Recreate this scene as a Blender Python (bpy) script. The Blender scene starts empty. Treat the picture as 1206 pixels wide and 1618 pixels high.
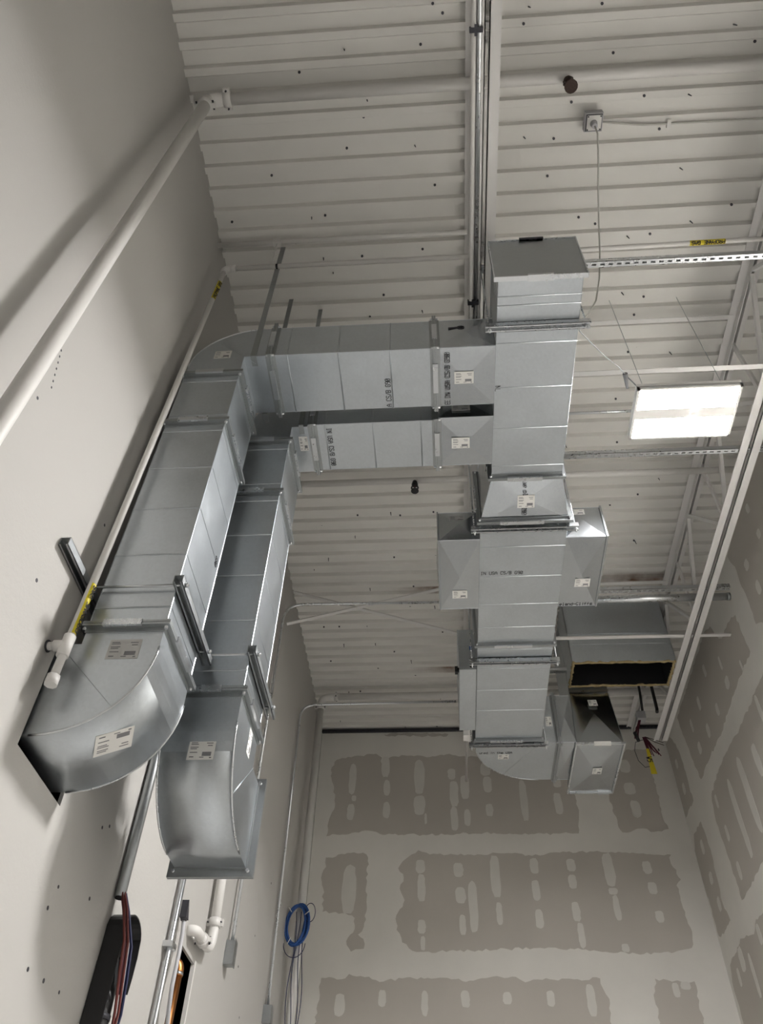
import bpy, math, random
from mathutils import Vector, Matrix

S = bpy.context.scene
COL = S.collection
random.seed(7)
CAMZ = 1.60            # eye height; every z below is measured from the eye and lifted by this

# ------------------------------------------------------------------ camera, world, exposure
PITCH, YAW, ROLL, FPX = 0.836892, 0.0953615, 0.0387878, 1254.88
def cam_rows():
    ca, sa, cb, sb, cc, sc = math.cos(PITCH), math.sin(PITCH), math.cos(YAW), math.sin(YAW), math.cos(ROLL), math.sin(ROLL)
    R0 = Matrix(((1, 0, 0), (0, 0, -1), (0, 1, 0)))
    P = Matrix(((1, 0, 0), (0, ca, sa), (0, -sa, ca)))
    Y = Matrix(((cb, sb, 0), (-sb, cb, 0), (0, 0, 1)))
    RO = Matrix(((cc, -sc, 0), (sc, cc, 0), (0, 0, 1)))
    return RO @ P @ R0 @ Y
Rm = cam_rows()
cam = bpy.data.cameras.new('camera'); camo = bpy.data.objects.new('camera', cam); COL.objects.link(camo)
m = Matrix((Rm[0], -Rm[1], -Rm[2])).transposed().to_4x4()
m.translation = (0, 0, CAMZ)
camo.matrix_world = m
cam.sensor_fit = 'HORIZONTAL'; cam.sensor_width = 36; cam.lens = FPX / 1206 * 36
cam.shift_y = -5 / 1206; cam.clip_start = 0.05
S.camera = camo
w = bpy.data.worlds.new('world'); S.world = w; w.use_nodes = True
w.node_tree.nodes['Background'].inputs[0].default_value = (0, 0, 0, 1)
w.node_tree.nodes['Background'].inputs[1].default_value = 0
S.view_settings.view_transform = 'Standard'
S.view_settings.look = 'None'; S.view_settings.gamma = 1; S.view_settings.use_curve_mapping = False
S.view_settings.exposure = 2.3
LED_STRENGTH = 95.0
LED_SPOTS = [(1.645, 3.09, 4.28)]

# ------------------------------------------------------------------ materials
M = {}
def mat(name, col, rough=0.6, metal=0.0, noise=0.0, nscale=6.0, bump=0.0, bscale=40.0, emit=None):
    mt = bpy.data.materials.new(name); mt.use_nodes = True; nt = mt.node_tree
    b = nt.nodes['Principled BSDF']
    b.inputs['Base Color'].default_value = (*col, 1); b.inputs['Roughness'].default_value = rough; b.inputs['Metallic'].default_value = metal
    if emit:
        b.inputs['Emission Color'].default_value = (*emit[0], 1); b.inputs['Emission Strength'].default_value = emit[1]
    if noise or bump:
        tc = nt.nodes.new('ShaderNodeTexCoord')
    if noise:
        n = nt.nodes.new('ShaderNodeTexNoise'); n.inputs['Scale'].default_value = nscale; n.inputs['Detail'].default_value = 5
        nt.links.new(tc.outputs['Object'], n.inputs['Vector'])
        mx = nt.nodes.new('ShaderNodeMix'); mx.data_type = 'RGBA'
        mx.inputs[6].default_value = (*[c * (1 - noise) for c in col], 1); mx.inputs[7].default_value = (*[min(1, c * (1 + noise)) for c in col], 1)
        nt.links.new(n.outputs['Fac'], mx.inputs[0]); nt.links.new(mx.outputs[2], b.inputs['Base Color'])
    if bump:
        n2 = nt.nodes.new('ShaderNodeTexNoise'); n2.inputs['Scale'].default_value = bscale; n2.inputs['Detail'].default_value = 3
        nt.links.new(tc.outputs['Object'], n2.inputs['Vector'])
        bp = nt.nodes.new('ShaderNodeBump'); bp.inputs['Strength'].default_value = bump; bp.inputs['Distance'].default_value = 0.02
        nt.links.new(n2.outputs['Fac'], bp.inputs['Height']); nt.links.new(bp.outputs[0], b.inputs['Normal'])
    M[name] = mt
    return mt

def galv(name, c0, c1, r0, r1, metal=1.0):
    mt = bpy.data.materials.new(name); mt.use_nodes = True; nt = mt.node_tree; L = nt.links
    b = nt.nodes['Principled BSDF']; b.inputs['Metallic'].default_value = metal
    tc = nt.nodes.new('ShaderNodeTexCoord')
    n = nt.nodes.new('ShaderNodeTexNoise'); n.inputs['Scale'].default_value = 2.2; n.inputs['Detail'].default_value = 7; n.inputs['Roughness'].default_value = 0.62
    L.new(tc.outputs['Object'], n.inputs['Vector'])
    v = nt.nodes.new('ShaderNodeTexVoronoi'); v.inputs['Scale'].default_value = 75
    L.new(tc.outputs['Object'], v.inputs['Vector'])
    ad = nt.nodes.new('ShaderNodeMath'); ad.operation = 'MULTIPLY_ADD'; ad.inputs[1].default_value = 0.22
    bw = nt.nodes.new('ShaderNodeRGBToBW'); L.new(v.outputs['Color'], bw.inputs[0])
    L.new(bw.outputs[0], ad.inputs[0]); L.new(n.outputs['Fac'], ad.inputs[2])
    mx = nt.nodes.new('ShaderNodeMix'); mx.data_type = 'RGBA'
    mx.inputs[6].default_value = (*c0, 1); mx.inputs[7].default_value = (*c1, 1)
    L.new(ad.outputs[0], mx.inputs[0]); L.new(mx.outputs[2], b.inputs['Base Color'])
    mr = nt.nodes.new('ShaderNodeMapRange'); mr.inputs[1].default_value = 0.3; mr.inputs[2].default_value = 0.8; mr.inputs[3].default_value = r0; mr.inputs[4].default_value = r1
    L.new(ad.outputs[0], mr.inputs[0]); L.new(mr.outputs[0], b.inputs['Roughness'])
    n2 = nt.nodes.new('ShaderNodeTexNoise'); n2.inputs['Scale'].default_value = 2.5; n2.inputs['Detail'].default_value = 1
    L.new(tc.outputs['Object'], n2.inputs['Vector'])
    bp = nt.nodes.new('ShaderNodeBump'); bp.inputs['Strength'].default_value = 0.25; bp.inputs['Distance'].default_value = 0.03
    L.new(n2.outputs['Fac'], bp.inputs['Height']); L.new(bp.outputs[0], b.inputs['Normal'])
    M[name] = mt

mat('wall_paint', (0.48, 0.468, 0.445), 0.75, 0, 0.03, 1.5, 0.05, 60)
mat('white_paint', (0.76, 0.745, 0.72), 0.45, 0, 0.04, 5)
mat('joist_paint', (0.78, 0.765, 0.75), 0.5, 0, 0.05, 4)
mat('compound', (0.80, 0.78, 0.735), 0.85, 0, 0.08, 2.2)
mat('compound_spot', (0.74, 0.72, 0.675), 0.85, 0, 0.08, 5)
mat('board', (0.56, 0.525, 0.48), 0.9, 0, 0.10, 1.4)
mat('concrete', (0.70, 0.69, 0.67), 0.6, 0, 0.08, 1.2)
galv('galvanized', (0.445, 0.478, 0.505), (0.625, 0.665, 0.70), 0.30, 0.42)
galv('galvanized_gloss', (0.40, 0.425, 0.445), (0.54, 0.57, 0.595), 0.17, 0.26)
galv('bright_steel', (0.55, 0.57, 0.59), (0.72, 0.74, 0.76), 0.22, 0.34)
galv('dull_steel', (0.32, 0.34, 0.35), (0.46, 0.48, 0.49), 0.34, 0.48)
mat('dark_steel', (0.06, 0.06, 0.07), 0.5, 0.4)
mat('black_rubber', (0.015, 0.015, 0.017), 0.45)
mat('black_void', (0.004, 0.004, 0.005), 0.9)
mat('insulation', (0.42, 0.33, 0.17), 0.95, 0, 0.35, 30, 0.6, 60)
mat('label_white', (0.78, 0.77, 0.74), 0.6)
mat('label_clear', (0.52, 0.52, 0.51), 0.5, 0.2)
mat('print_grey', (0.22, 0.22, 0.23), 0.7)
mat('ink', (0.02, 0.02, 0.025), 0.7)
mat('yellow', (0.75, 0.62, 0.03), 0.5)
mat('pale_grey', (0.50, 0.50, 0.52), 0.5)
mat('cord_white', (0.55, 0.54, 0.50), 0.5)
mat('copper', (0.50, 0.21, 0.07), 0.35, 1.0, 0.3, 12)
mat('blue_cable', (0.02, 0.085, 0.30), 0.4)
mat('red_wire', (0.16, 0.035, 0.03), 0.5)
mat('maroon_wire', (0.10, 0.012, 0.03), 0.5)
mat('navy_wire', (0.02, 0.025, 0.08), 0.5)
mat('rusty', (0.05, 0.03, 0.024), 0.7, 0.3, 0.5, 80)
mat('led_lens', (0.9, 0.9, 0.9), 0.4, 0, emit=((1.0, 0.98, 0.965), LED_STRENGTH))
mat('tape_blue', (0.02, 0.10, 0.40), 0.5)

def deck_material():
    mt = mat('deck_paint', (0.80, 0.785, 0.75), 0.55, 0, 0.05, 3)
    nt = mt.node_tree; L = nt.links; b = nt.nodes['Principled BSDF']
    base = b.inputs['Base Color'].links[0].from_socket
    tc = nt.nodes.new('ShaderNodeTexCoord'); gm = nt.nodes.new('ShaderNodeNewGeometry'); sx = nt.nodes.new('ShaderNodeSeparateXYZ'); L.new(gm.outputs['Position'], sx.inputs[0])
    nz = nt.nodes.new('ShaderNodeTexNoise'); nz.inputs['Scale'].default_value = 9; L.new(tc.outputs['Object'], nz.inputs['Vector'])
    prev = base
    # rust that ran along single flutes: (x centre, half length, y centre, half width)
    for xc, hx, yc, hy in ((0.22, 0.72, 6.20, 0.055), (0.36, 0.70, 7.575, 0.055), (2.15, 0.62, 6.13, 0.10)):
        def tri(sock, c, h):
            a = nt.nodes.new('ShaderNodeMath'); a.operation = 'SUBTRACT'; L.new(sock, a.inputs[0]); a.inputs[1].default_value = c
            d = nt.nodes.new('ShaderNodeMath'); d.operation = 'ABSOLUTE'; L.new(a.outputs[0], d.inputs[0])
            r = nt.nodes.new('ShaderNodeMapRange'); r.inputs[1].default_value = h; r.inputs[2].default_value = h * 0.25; r.inputs[3].default_value = 0; r.inputs[4].default_value = 1
            L.new(d.outputs[0], r.inputs[0]); return r.outputs[0]
        p = nt.nodes.new('ShaderNodeMath'); p.operation = 'MULTIPLY'; L.new(tri(sx.outputs[0], xc, hx), p.inputs[0]); L.new(tri(sx.outputs[1], yc, hy), p.inputs[1])
        q = nt.nodes.new('ShaderNodeMath'); q.operation = 'MULTIPLY'; L.new(p.outputs[0], q.inputs[0]); L.new(nz.outputs['Fac'], q.inputs[1])
        q2 = nt.nodes.new('ShaderNodeMath'); q2.operation = 'MULTIPLY'; q2.use_clamp = True; L.new(q.outputs[0], q2.inputs[0]); q2.inputs[1].default_value = 1.5
        mx = nt.nodes.new('ShaderNodeMix'); mx.data_type = 'RGBA'; L.new(q2.outputs[0], mx.inputs[0]); L.new(prev, mx.inputs[6]); mx.inputs[7].default_value = (0.16, 0.075, 0.035, 1)
        prev = mx.outputs[2]
    L.new(prev, b.inputs['Base Color'])
deck_material()

# ------------------------------------------------------------------ mesh helpers
class MB:
    def __init__(s): s.v = []; s.f = []; s.sm = []
    def add(s, vs, fs, smooth=False):
        o = len(s.v); s.v += [Vector(p) for p in vs]
        for f in fs: s.f.append([i + o for i in f]); s.sm.append(smooth)
        return s
    def box(s, x0, x1, y0, y1, z0, z1):
        x0, x1 = sorted((x0, x1)); y0, y1 = sorted((y0, y1)); z0, z1 = sorted((z0, z1))
        return s.add([(x0, y0, z0), (x1, y0, z0), (x1, y1, z0), (x0, y1, z0), (x0, y0, z1), (x1, y0, z1), (x1, y1, z1), (x0, y1, z1)],
              [(0, 3, 2, 1), (4, 5, 6, 7), (0, 1, 5, 4), (1, 2, 6, 5), (2, 3, 7, 6), (3, 0, 4, 7)])
    def obox(s, c, u, v, n, a, b, t):          # box: centre, unit axes, half sizes
        c, u, v, n = Vector(c), Vector(u), Vector(v), Vector(n); P = []
        for k in (-1, 1):
            for j in (-1, 1):
                for i in (-1, 1): P.append(c + u * a * i + v * b * j + n * t * k)
        F = [(0, 2, 3, 1), (4, 5, 7, 6), (0, 1, 5, 4), (1, 3, 7, 5), (3, 2, 6, 7), (2, 0, 4, 6)]
        if u.cross(v).dot(n) < 0: F = [f[::-1] for f in F]
        return s.add(P, F)
    def bar(s, p, q, wu, wv, up=(0, 1, 0)):    # rectangular bar between two points
        p, q = Vector(p), Vector(q); d = (q - p); L = d.length; d.normalize(); up = Vector(up)
        u = d.cross(up); u.normalize(); v = u.cross(d)
        return s.obox((p + q) / 2, u, v, d, wu / 2, wv / 2, L / 2)
    def tube(s, pts, r, n=10, cap=True):
        pts = [Vector(p) for p in pts]; rings = []; m = len(pts)
        t0 = (pts[1] - pts[0]).normalized()
        a = Vector((0, 0, 1)) if abs(t0.z) < 0.9 else Vector((1, 0, 0))
        u = t0.cross(a).normalized()
        rs = r if isinstance(r, (list, tuple)) else [r] * m
        o = len(s.v)
        for i, p in enumerate(pts):
            if i == 0: t = pts[1] - pts[0]
            elif i == m - 1: t = pts[-1] - pts[-2]
            else: t = (pts[i + 1] - p).normalized() + (p - pts[i - 1]).normalized()
            t.normalize(); u = (u - t * u.dot(t)).normalized(); v = t.cross(u)
            s.v += [p + (u * math.cos(2 * math.pi * k / n) + v * math.sin(2 * math.pi * k / n)) * rs[i] for k in range(n)]
        for i in range(m - 1):
            for k in range(n):
                s.f.append([o + i * n + k, o + i * n + (k + 1) % n, o + (i + 1) * n + (k + 1) % n, o + (i + 1) * n + k]); s.sm.append(True)
        if cap:
            s.f.append([o + k for k in range(n)][::-1]); s.sm.append(False)
            s.f.append([o + (m - 1) * n + k for k in range(n)]); s.sm.append(False)
        return s
    def prism(s, poly, d):                     # planar polygon (3D points) extruded by vector d
        poly = [Vector(p) for p in poly]; d = Vector(d); n = len(poly)
        nrm = Vector((0, 0, 0))
        for i in range(n): nrm += poly[i].cross(poly[(i + 1) % n])
        if nrm.dot(d) > 0: poly = poly[::-1]
        s.add(poly + [p + d for p in poly], [list(range(n)), [n + i for i in range(n)][::-1]] + [[(i + 1) % n, i, n + i, n + (i + 1) % n] for i in range(n)])
        return s
    def fan(s, quad, h):                       # four triangles raised at the centre: a cross-broken sheet
        q = [Vector(p) for p in quad]; c = sum(q, Vector()) / 4
        n = (q[1] - q[0]).cross(q[3] - q[0]).normalized()
        return s.add(q + [c + n * h], [(0, 1, 4), (1, 2, 4), (2, 3, 4), (3, 0, 4)])
    def mesh(s, name, off):
        me = bpy.data.meshes.new(name)
        o = Vector(off) - Vector((0, 0, CAMZ))
        me.from_pydata([p - o for p in s.v], [], s.f); me.polygons.foreach_set('use_smooth', s.sm); me.update()
        return me
    def centre(s):
        lo = [min(p[i] for p in s.v) for i in range(3)]; hi = [max(p[i] for p in s.v) for i in range(3)]
        return Vector(((lo[0] + hi[0]) / 2, (lo[1] + hi[1]) / 2, lo[2] + CAMZ))

def tag(o, label=None, cat=None, group=None, kind=None):
    if label: o['label'] = label
    if cat: o['category'] = cat
    if group: o['group'] = group
    if kind: o['kind'] = kind
    return o
def wloc(o):
    v = Vector(o.location)
    while o.parent: o = o.parent; v += Vector(o.location)
    return v
def part(name, mb, material, parent, label=None, kind=None):
    o = bpy.data.objects.new(name, mb.mesh(name, wloc(parent))); o.data.materials.append(M[material]); COL.objects.link(o); o.parent = parent
    return tag(o, label, kind=kind)
def thing(name, label, cat, base, group=None, kind=None):
    o = bpy.data.objects.new(name, None); COL.objects.link(o); o.location = (base[0], base[1], base[2] + CAMZ); o.empty_display_size = 0.1
    return tag(o, label, cat, group, kind)
def solo(name, mb, material, label=None, cat=None, group=None, kind=None):
    c = mb.centre(); o = bpy.data.objects.new(name, mb.mesh(name, c)); o.location = c; o.data.materials.append(M[material]); COL.objects.link(o)
    return tag(o, label, cat, group, kind)
def arc2(c, r, a0, a1, n=14): return [(c[0] + r * math.cos(math.radians(a0 + (a1 - a0) * i / n)), c[1] + r * math.sin(math.radians(a0 + (a1 - a0) * i / n))) for i in range(n + 1)]
def AX(axis, t, a, b): return {'x': (t, a, b), 'y': (a, t, b), 'z': (a, b, t)}[axis]

# ------------------------------------------------------------------ room shell
XL, XR, YB, YF, ZF, ZD = -1.49, 2.752, 8.83, -3.4, -CAMZ, 5.60
solo('floor', MB().box(XL - 0.5, XR + 0.3, YF, YB + 0.3, ZF - 0.2, ZF), 'concrete', kind='structure')
wl = MB()
H1 = (2.405, 2.85, 1.495, 1.965); H2 = (4.71, 5.06, 0.85, 1.655)
for y0, y1, z0, z1 in ((YF, H1[0], ZF, 5.7), (H1[0], H1[1], ZF, H1[2]), (H1[0], H1[1], H1[3], 5.7), (H1[1], H2[0], ZF, 5.7), (H2[0], H2[1], ZF, H2[2]), (H2[0], H2[1], H2[3], 5.7), (H2[1], YB + 0.3, ZF, 5.7)):
    wl.box(XL - 0.016, XL, y0, y1, z0, z1)
wl_o = solo('wall_left', wl, 'wall_paint', kind='structure')
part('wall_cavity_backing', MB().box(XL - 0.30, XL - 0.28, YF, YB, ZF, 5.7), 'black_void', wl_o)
wb_o = solo('wall_back', MB().box(XL - 0.2, XR + 0.2, YB, YB + 0.2, ZF, 5.7), 'compound', kind='structure')
wr_o = solo('wall_right', MB().box(XR, XR + 0.2, YF, YB + 0.2, ZF, 5.7), 'compound', kind='structure')
solo('wall_front', MB().box(XL - 0.5, XR + 0.3, YF - 0.2, YF, ZF - 0.2, 5.7), 'wall_paint', kind='structure')  # unseen end wall, set close behind the camera to bounce fill light

def ragged(poly, step=0.05, amp=0.016):
    out = []; n = len(poly)
    for i in range(n):
        a, b = poly[i], poly[(i + 1) % n]; L = math.dist(a, b); k = max(1, int(L / step))
        for j in range(k):
            t = j / k; nx, ny = (b[1] - a[1]) / max(L, 1e-6), -(b[0] - a[0]) / max(L, 1e-6); d = random.uniform(-amp, amp) if j else random.uniform(-amp, amp) * 0.4
            out.append((a[0] + (b[0] - a[0]) * t + nx * d, a[1] + (b[1] - a[1]) * t + ny * d))
    return out
def blob(cx, cz, w_, h_, n=20):
    out = []
    for i in range(n):
        a = 2 * math.pi * i / n; c, d = math.cos(a), math.sin(a)
        out.append((cx + w_ / 2 * math.copysign(abs(c) ** 0.55, c) * random.uniform(0.84, 1.06), cz + h_ / 2 * math.copysign(abs(d) ** 0.75, d) * random.uniform(0.94, 1.04)))
    return out
BACK_ISLANDS=[[(-1.34,5.07),(-1.28,5.21),(-1.1,5.24),(-0.79,5.29),(-0.72,5.23),(-0.72,5.15),(-0.62,5.23),(-0.44,5.26),(-0.13,5.23),(0.08,5.27),(0.33,5.23),(0.47,5.23),(1.19,5.23),(1.49,5.18),(1.53,4.93),(1.57,4.57),(1.53,4.26),(1.14,4.25),(0.58,4.27),(-0.19,4.25),(-0.72,4.26),(-0.85,4.3),(-1.04,4.28),(-1.34,4.24),(-1.32,4.4),(-1.27,4.56),(-1.27,4.75),(-1.32,4.92)],[(1.95,4.71),(1.98,4.37),(2.02,4.26),(2.22,4.31),(2.37,4.27),(2.53,4.3),(2.5,4.46),(2.51,4.65),(2.5,4.94),(2.54,5.3),(2.26,5.3),(2.13,5.17),(1.99,5.05)],[(-1.32,3.99),(-1.11,4.03),(-0.9,4.05),(-0.84,3.99),(-0.85,3.66),(-0.84,3.48),(-0.86,3.26),(-0.92,3.18),(-0.86,3.14),(-0.85,3.04),(-0.98,3.02),(-1.04,3.12),(-0.97,3.2),(-0.96,3.35),(-1.1,3.4),(-1.31,3.41),(-1.32,3.65),(-1.36,3.77),(-1.31,3.89)],[(-0.5,3.87),(-0.42,3.97),(-0.28,4.07),(-0.15,4.02),(0.16,4.02),(0.49,4.02),(0.55,4.04),(0.59,4.04),(0.76,4.03),(0.98,4.0),(1.15,4.03),(1.5,4.05),(1.74,4.04),(2.12,4.02),(2.49,4.01),(2.46,3.94),(2.53,3.74),(2.47,3.68),(2.49,3.41),(2.5,3.18),(2.47,3.06),(2.26,3.02),(1.91,3.01),(1.57,3.02),(1.41,3.05),(0.96,3.06),(0.48,3.04),(0.25,3.03),(-0.22,3.02),(-0.35,3.03),(-0.45,3.11),(-0.51,3.23),(-0.53,3.34),(-0.43,3.53),(-0.48,3.65),(-0.44,3.77)],[(-1.27,2.77),(-1.03,2.77),(-0.99,2.81),(-0.79,2.78),(-0.68,2.74),(-0.37,2.78),(-0.16,2.77),(0.04,2.77),(0.26,2.75),(0.42,2.78),(0.46,2.79),(0.68,2.79),(0.77,2.74),(0.94,2.77),(1.25,2.77),(1.51,2.78),(1.52,2.69),(1.56,2.6),(1.56,2.48),(1.51,2.12),(-1.35,2.07),(-1.29,2.46)],[(2.04,2.78),(2.2,2.76),(2.3,2.75),(2.41,2.76),(2.41,2.63),(2.41,2.48),(2.45,2.13),(1.95,2.12),(2.01,2.48),(2.0,2.6)],[(-0.7,5.56),(-0.52,5.57),(-0.16,5.57),(0.11,5.55),(0.09,5.52),(-0.26,5.52),(-0.48,5.54),(-0.68,5.54)]]
BACK_STRIPS=[(-1.07,4.95,0.09,0.41),(-1.04,4.7,0.06,0.07),(-1.07,4.53,0.09,0.2),(-0.67,5.11,0.1,0.28),(-0.65,4.83,0.08,0.2),(-0.65,4.55,0.09,0.2),(-0.26,4.97,0.13,0.45),(-0.26,4.61,0.14,0.24),(-0.19,4.44,0.03,0.13),(0.13,5.0,0.1,0.14),(0.15,4.75,0.11,0.33),(0.14,4.44,0.09,0.29),(0.28,4.83,0.11,0.3),(0.29,4.45,0.08,0.2),(0.54,5.06,0.13,0.17),(0.55,4.86,0.11,0.2),(0.55,4.54,0.09,0.15),(0.96,4.66,0.09,0.51),(1.35,4.61,0.1,0.27),(1.37,4.87,0.1,0.11),(2.2,5.08,0.13,0.17),(2.2,4.79,0.14,0.15),(2.22,4.54,0.11,0.21),(-1.04,3.65,0.16,0.52),(-0.26,3.89,0.11,0.15),(-0.25,3.66,0.09,0.3),(-0.25,3.26,0.09,0.14),(-0.24,3.1,0.05,0.14),(0.16,3.85,0.11,0.16),(0.17,3.58,0.12,0.17),(0.18,3.28,0.07,0.2),(0.3,3.47,0.1,0.53),(0.56,3.78,0.11,0.46),(0.57,3.39,0.07,0.23),(0.99,3.89,0.1,0.17),(0.98,3.63,0.09,0.22),(0.98,3.34,0.09,0.19),(1.39,3.9,0.1,0.14),(1.38,3.72,0.09,0.15),(1.37,3.41,0.09,0.2),(1.39,3.18,0.07,0.25),(1.79,3.85,0.12,0.37),(1.79,3.62,0.1,0.07),(1.8,3.45,0.07,0.26),(2.2,3.87,0.1,0.14),(2.21,3.65,0.1,0.13),(2.22,3.36,0.09,0.12),(1.81,3.06,0.08,0.08),(-1.07,2.53,0.11,0.2),(-0.65,2.59,0.08,0.15),(-0.23,2.55,0.07,0.22),(0.17,2.59,0.09,0.15),(0.58,2.6,0.09,0.11),(1.0,2.6,0.08,0.14),(1.39,2.59,0.09,0.28),(2.22,2.68,0.07,0.13),(2.32,2.72,0.1,0.07)]
RIGHT_ISLANDS=[[(8.9,5.37),(8.89,5.08),(8.9,4.68),(8.86,4.42),(8.4,4.41),(8.41,4.59),(8.39,4.85),(8.46,5.15),(8.62,5.33)],[(8.35,4.15),(8.69,4.17),(8.81,4.04),(8.83,3.72),(8.79,3.47),(8.78,3.15),(8.55,3.12),(8.3,3.13),(8.39,3.32),(8.35,3.55),(8.3,3.77),(8.31,3.95),(8.35,4.08)],[(5.82,4.86),(5.82,4.6),(5.81,4.43),(6.08,4.44),(6.39,4.43),(6.73,4.41),(7.01,4.39),(7.53,4.42),(7.97,4.42),(8.05,4.72),(8.13,5.11),(8.15,5.3),(7.77,5.3),(7.08,5.3),(6.6,5.31),(6.43,5.23),(6.33,5.0),(6.26,4.95),(5.97,4.92)],[(4.15,5.37),(4.48,4.87),(5.24,4.28),(5.51,4.5),(5.48,4.86),(5.46,5.13),(5.52,5.32),(5.2,5.37),(4.8,5.48),(4.45,5.49)],[(7.8,4.15),(7.38,4.21),(7.02,4.19),(6.58,4.15),(5.82,4.15),(5.31,4.11),(5.74,3.35),(6.49,3.05),(7.06,3.14),(7.13,3.15),(7.45,3.13),(7.83,3.13),(7.84,3.43),(7.86,3.64),(7.89,3.96)],[(8.18,2.92),(8.23,2.9),(8.68,2.86),(8.75,2.73),(8.75,2.59),(8.75,2.45),(8.78,2.27),(7.81,2.02),(7.04,2.77),(7.42,2.86),(7.63,2.88),(7.78,2.82),(7.99,2.88)]]
RIGHT_STRIPS=[(8.58,5.02,8.65,4.94,0.09),(8.59,4.71,8.61,4.61,0.11),(8.49,4.01,8.55,3.89,0.1),(8.5,3.67,8.55,3.58,0.12),(8.47,3.41,8.52,3.3,0.1),(7.68,4.09,7.73,3.98,0.07),(7.66,3.76,7.71,3.63,0.07),(7.67,3.4,7.67,3.26,0.08),(7.27,4.0,7.24,3.29,0.12),(6.87,4.01,6.85,3.32,0.14),(6.46,3.89,6.42,3.62,0.12),(8.28,2.87,8.31,2.69,0.14),(8.49,2.76,8.52,2.63,0.07),(8.06,2.74,8.1,2.41,0.08),(7.65,2.84,7.66,2.7,0.09),(5.19,4.99,5.31,4.92,0.1),(5.17,4.71,5.27,4.61,0.09),(6.45,4.64,6.53,4.55,0.12),(6.06,4.52,6.08,4.44,0.04),(6.89,5.11,6.96,5.0,0.08),(6.88,4.64,6.97,4.54,0.09),(7.3,4.67,7.37,4.55,0.1),(7.33,5.01,7.38,4.89,0.09),(7.68,4.7,7.77,4.6,0.11),(6.01,4.12,6.07,3.89,0.07),(6.46,4.88,6.51,4.76,0.06),(7.72,5.0,7.79,4.88,0.08),(4.81,5.27,4.87,5.21,0.07),(4.81,4.96,4.89,4.91,0.08)]
DECK_NAILS=[(-0.46,1.17),(0.02,1.17),(-0.76,1.28),(-0.34,1.47),(-0.37,1.57),(-0.5,1.76),(-0.04,1.77),(0.09,2.04),(-1.04,1.91),(-0.8,2.22),(-0.7,2.21),(-1.38,2.22),(-0.75,2.53),(-0.46,2.53),(-0.01,2.5),(-0.69,2.64),(-0.32,2.85),(-0.44,3.03),(-0.03,3.0),(0.16,1.01),(0.1,0.95),(0.68,1.01),(1.12,1.02),(0.65,1.09),(1.93,1.18),(1.22,1.29),(2.08,1.28),(0.69,1.76),(0.89,1.78),(1.44,1.54),(1.72,1.55),(1.58,1.76),(0.86,2.01),(1.75,2.01),(1.1,2.31),(1.23,2.38),(1.9,2.4),(2.15,2.28),(1.62,2.46),(1.46,2.47),(0.98,1.55),(1.66,2.97),(1.48,2.91),(1.61,3.12),(1.61,3.45),(1.94,3.47),(1.67,3.4),(1.29,3.55),(1.4,3.63),(1.57,3.9),(1.64,4.36),(1.19,4.37),(1.91,4.98),(1.67,5.1),(2.06,4.78),(-0.72,5.13),(-0.31,5.15),(-0.4,5.11),(0.01,5.12),(-0.32,5.23),(-0.77,5.4),(-1.08,5.24),(-1.04,5.69),(-1.06,5.67),(-0.4,5.72),(0.02,5.7),(-1.23,5.84),(-0.79,5.84),(-1.0,6.14),(-0.68,6.17),(-0.22,6.12),(-0.27,6.47),(-0.01,6.48),(-1.23,6.74),(-1.06,6.74),(-0.76,6.75),(-0.47,6.9),(0.07,6.87),(-1.04,7.05),(-0.48,7.2),(-0.0,7.21),(-0.69,7.08),(-0.74,7.36),(-1.22,7.35),(-0.3,7.42),(-0.69,7.55),(-0.26,7.7),(-1.07,7.96),(-0.93,7.95),(-0.43,8.13),(0.02,8.14),(-1.23,8.28),(-0.73,8.28),(-1.24,8.59),(-0.69,8.58),(-0.26,8.59),(-0.43,8.77),(-0.03,8.78),(1.96,5.58),(1.97,5.59),(-1.2,2.38),(-0.94,2.4)]
for q in BACK_ISLANDS:
    part('bare_drywall', MB().prism([(a, YB - 0.0015, z) for a, z in ragged(q, 0.035, 0.014)], (0, 0.003, 0)), 'board', wb_o)
for i, (cx, cz, w_, h_) in enumerate(BACK_STRIPS):
    part('screw_patch', MB().prism([(a, YB - 0.003 - i * 3e-5, z) for a, z in blob(cx, cz, w_, h_)], (0, 0.004, 0)), 'compound_spot', wb_o)
for q in RIGHT_ISLANDS:
    part('bare_drywall', MB().prism([(XR - 0.0015, min(a, YB - 0.012), z) for a, z in ragged(q)], (0.003, 0, 0)), 'board', wr_o)
for i, (a0, z0, a1, z1, w_) in enumerate(RIGHT_STRIPS):
    part('screw_patch', MB().prism([(XR - 0.003 - i * 3e-5, min(a, YB - 0.02), z) for a, z in blob((a0 + a1) / 2, (z0 + z1) / 2, w_, abs(z0 - z1) + 0.03)], (0.004, 0, 0)), 'compound_spot', wr_o)

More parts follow.
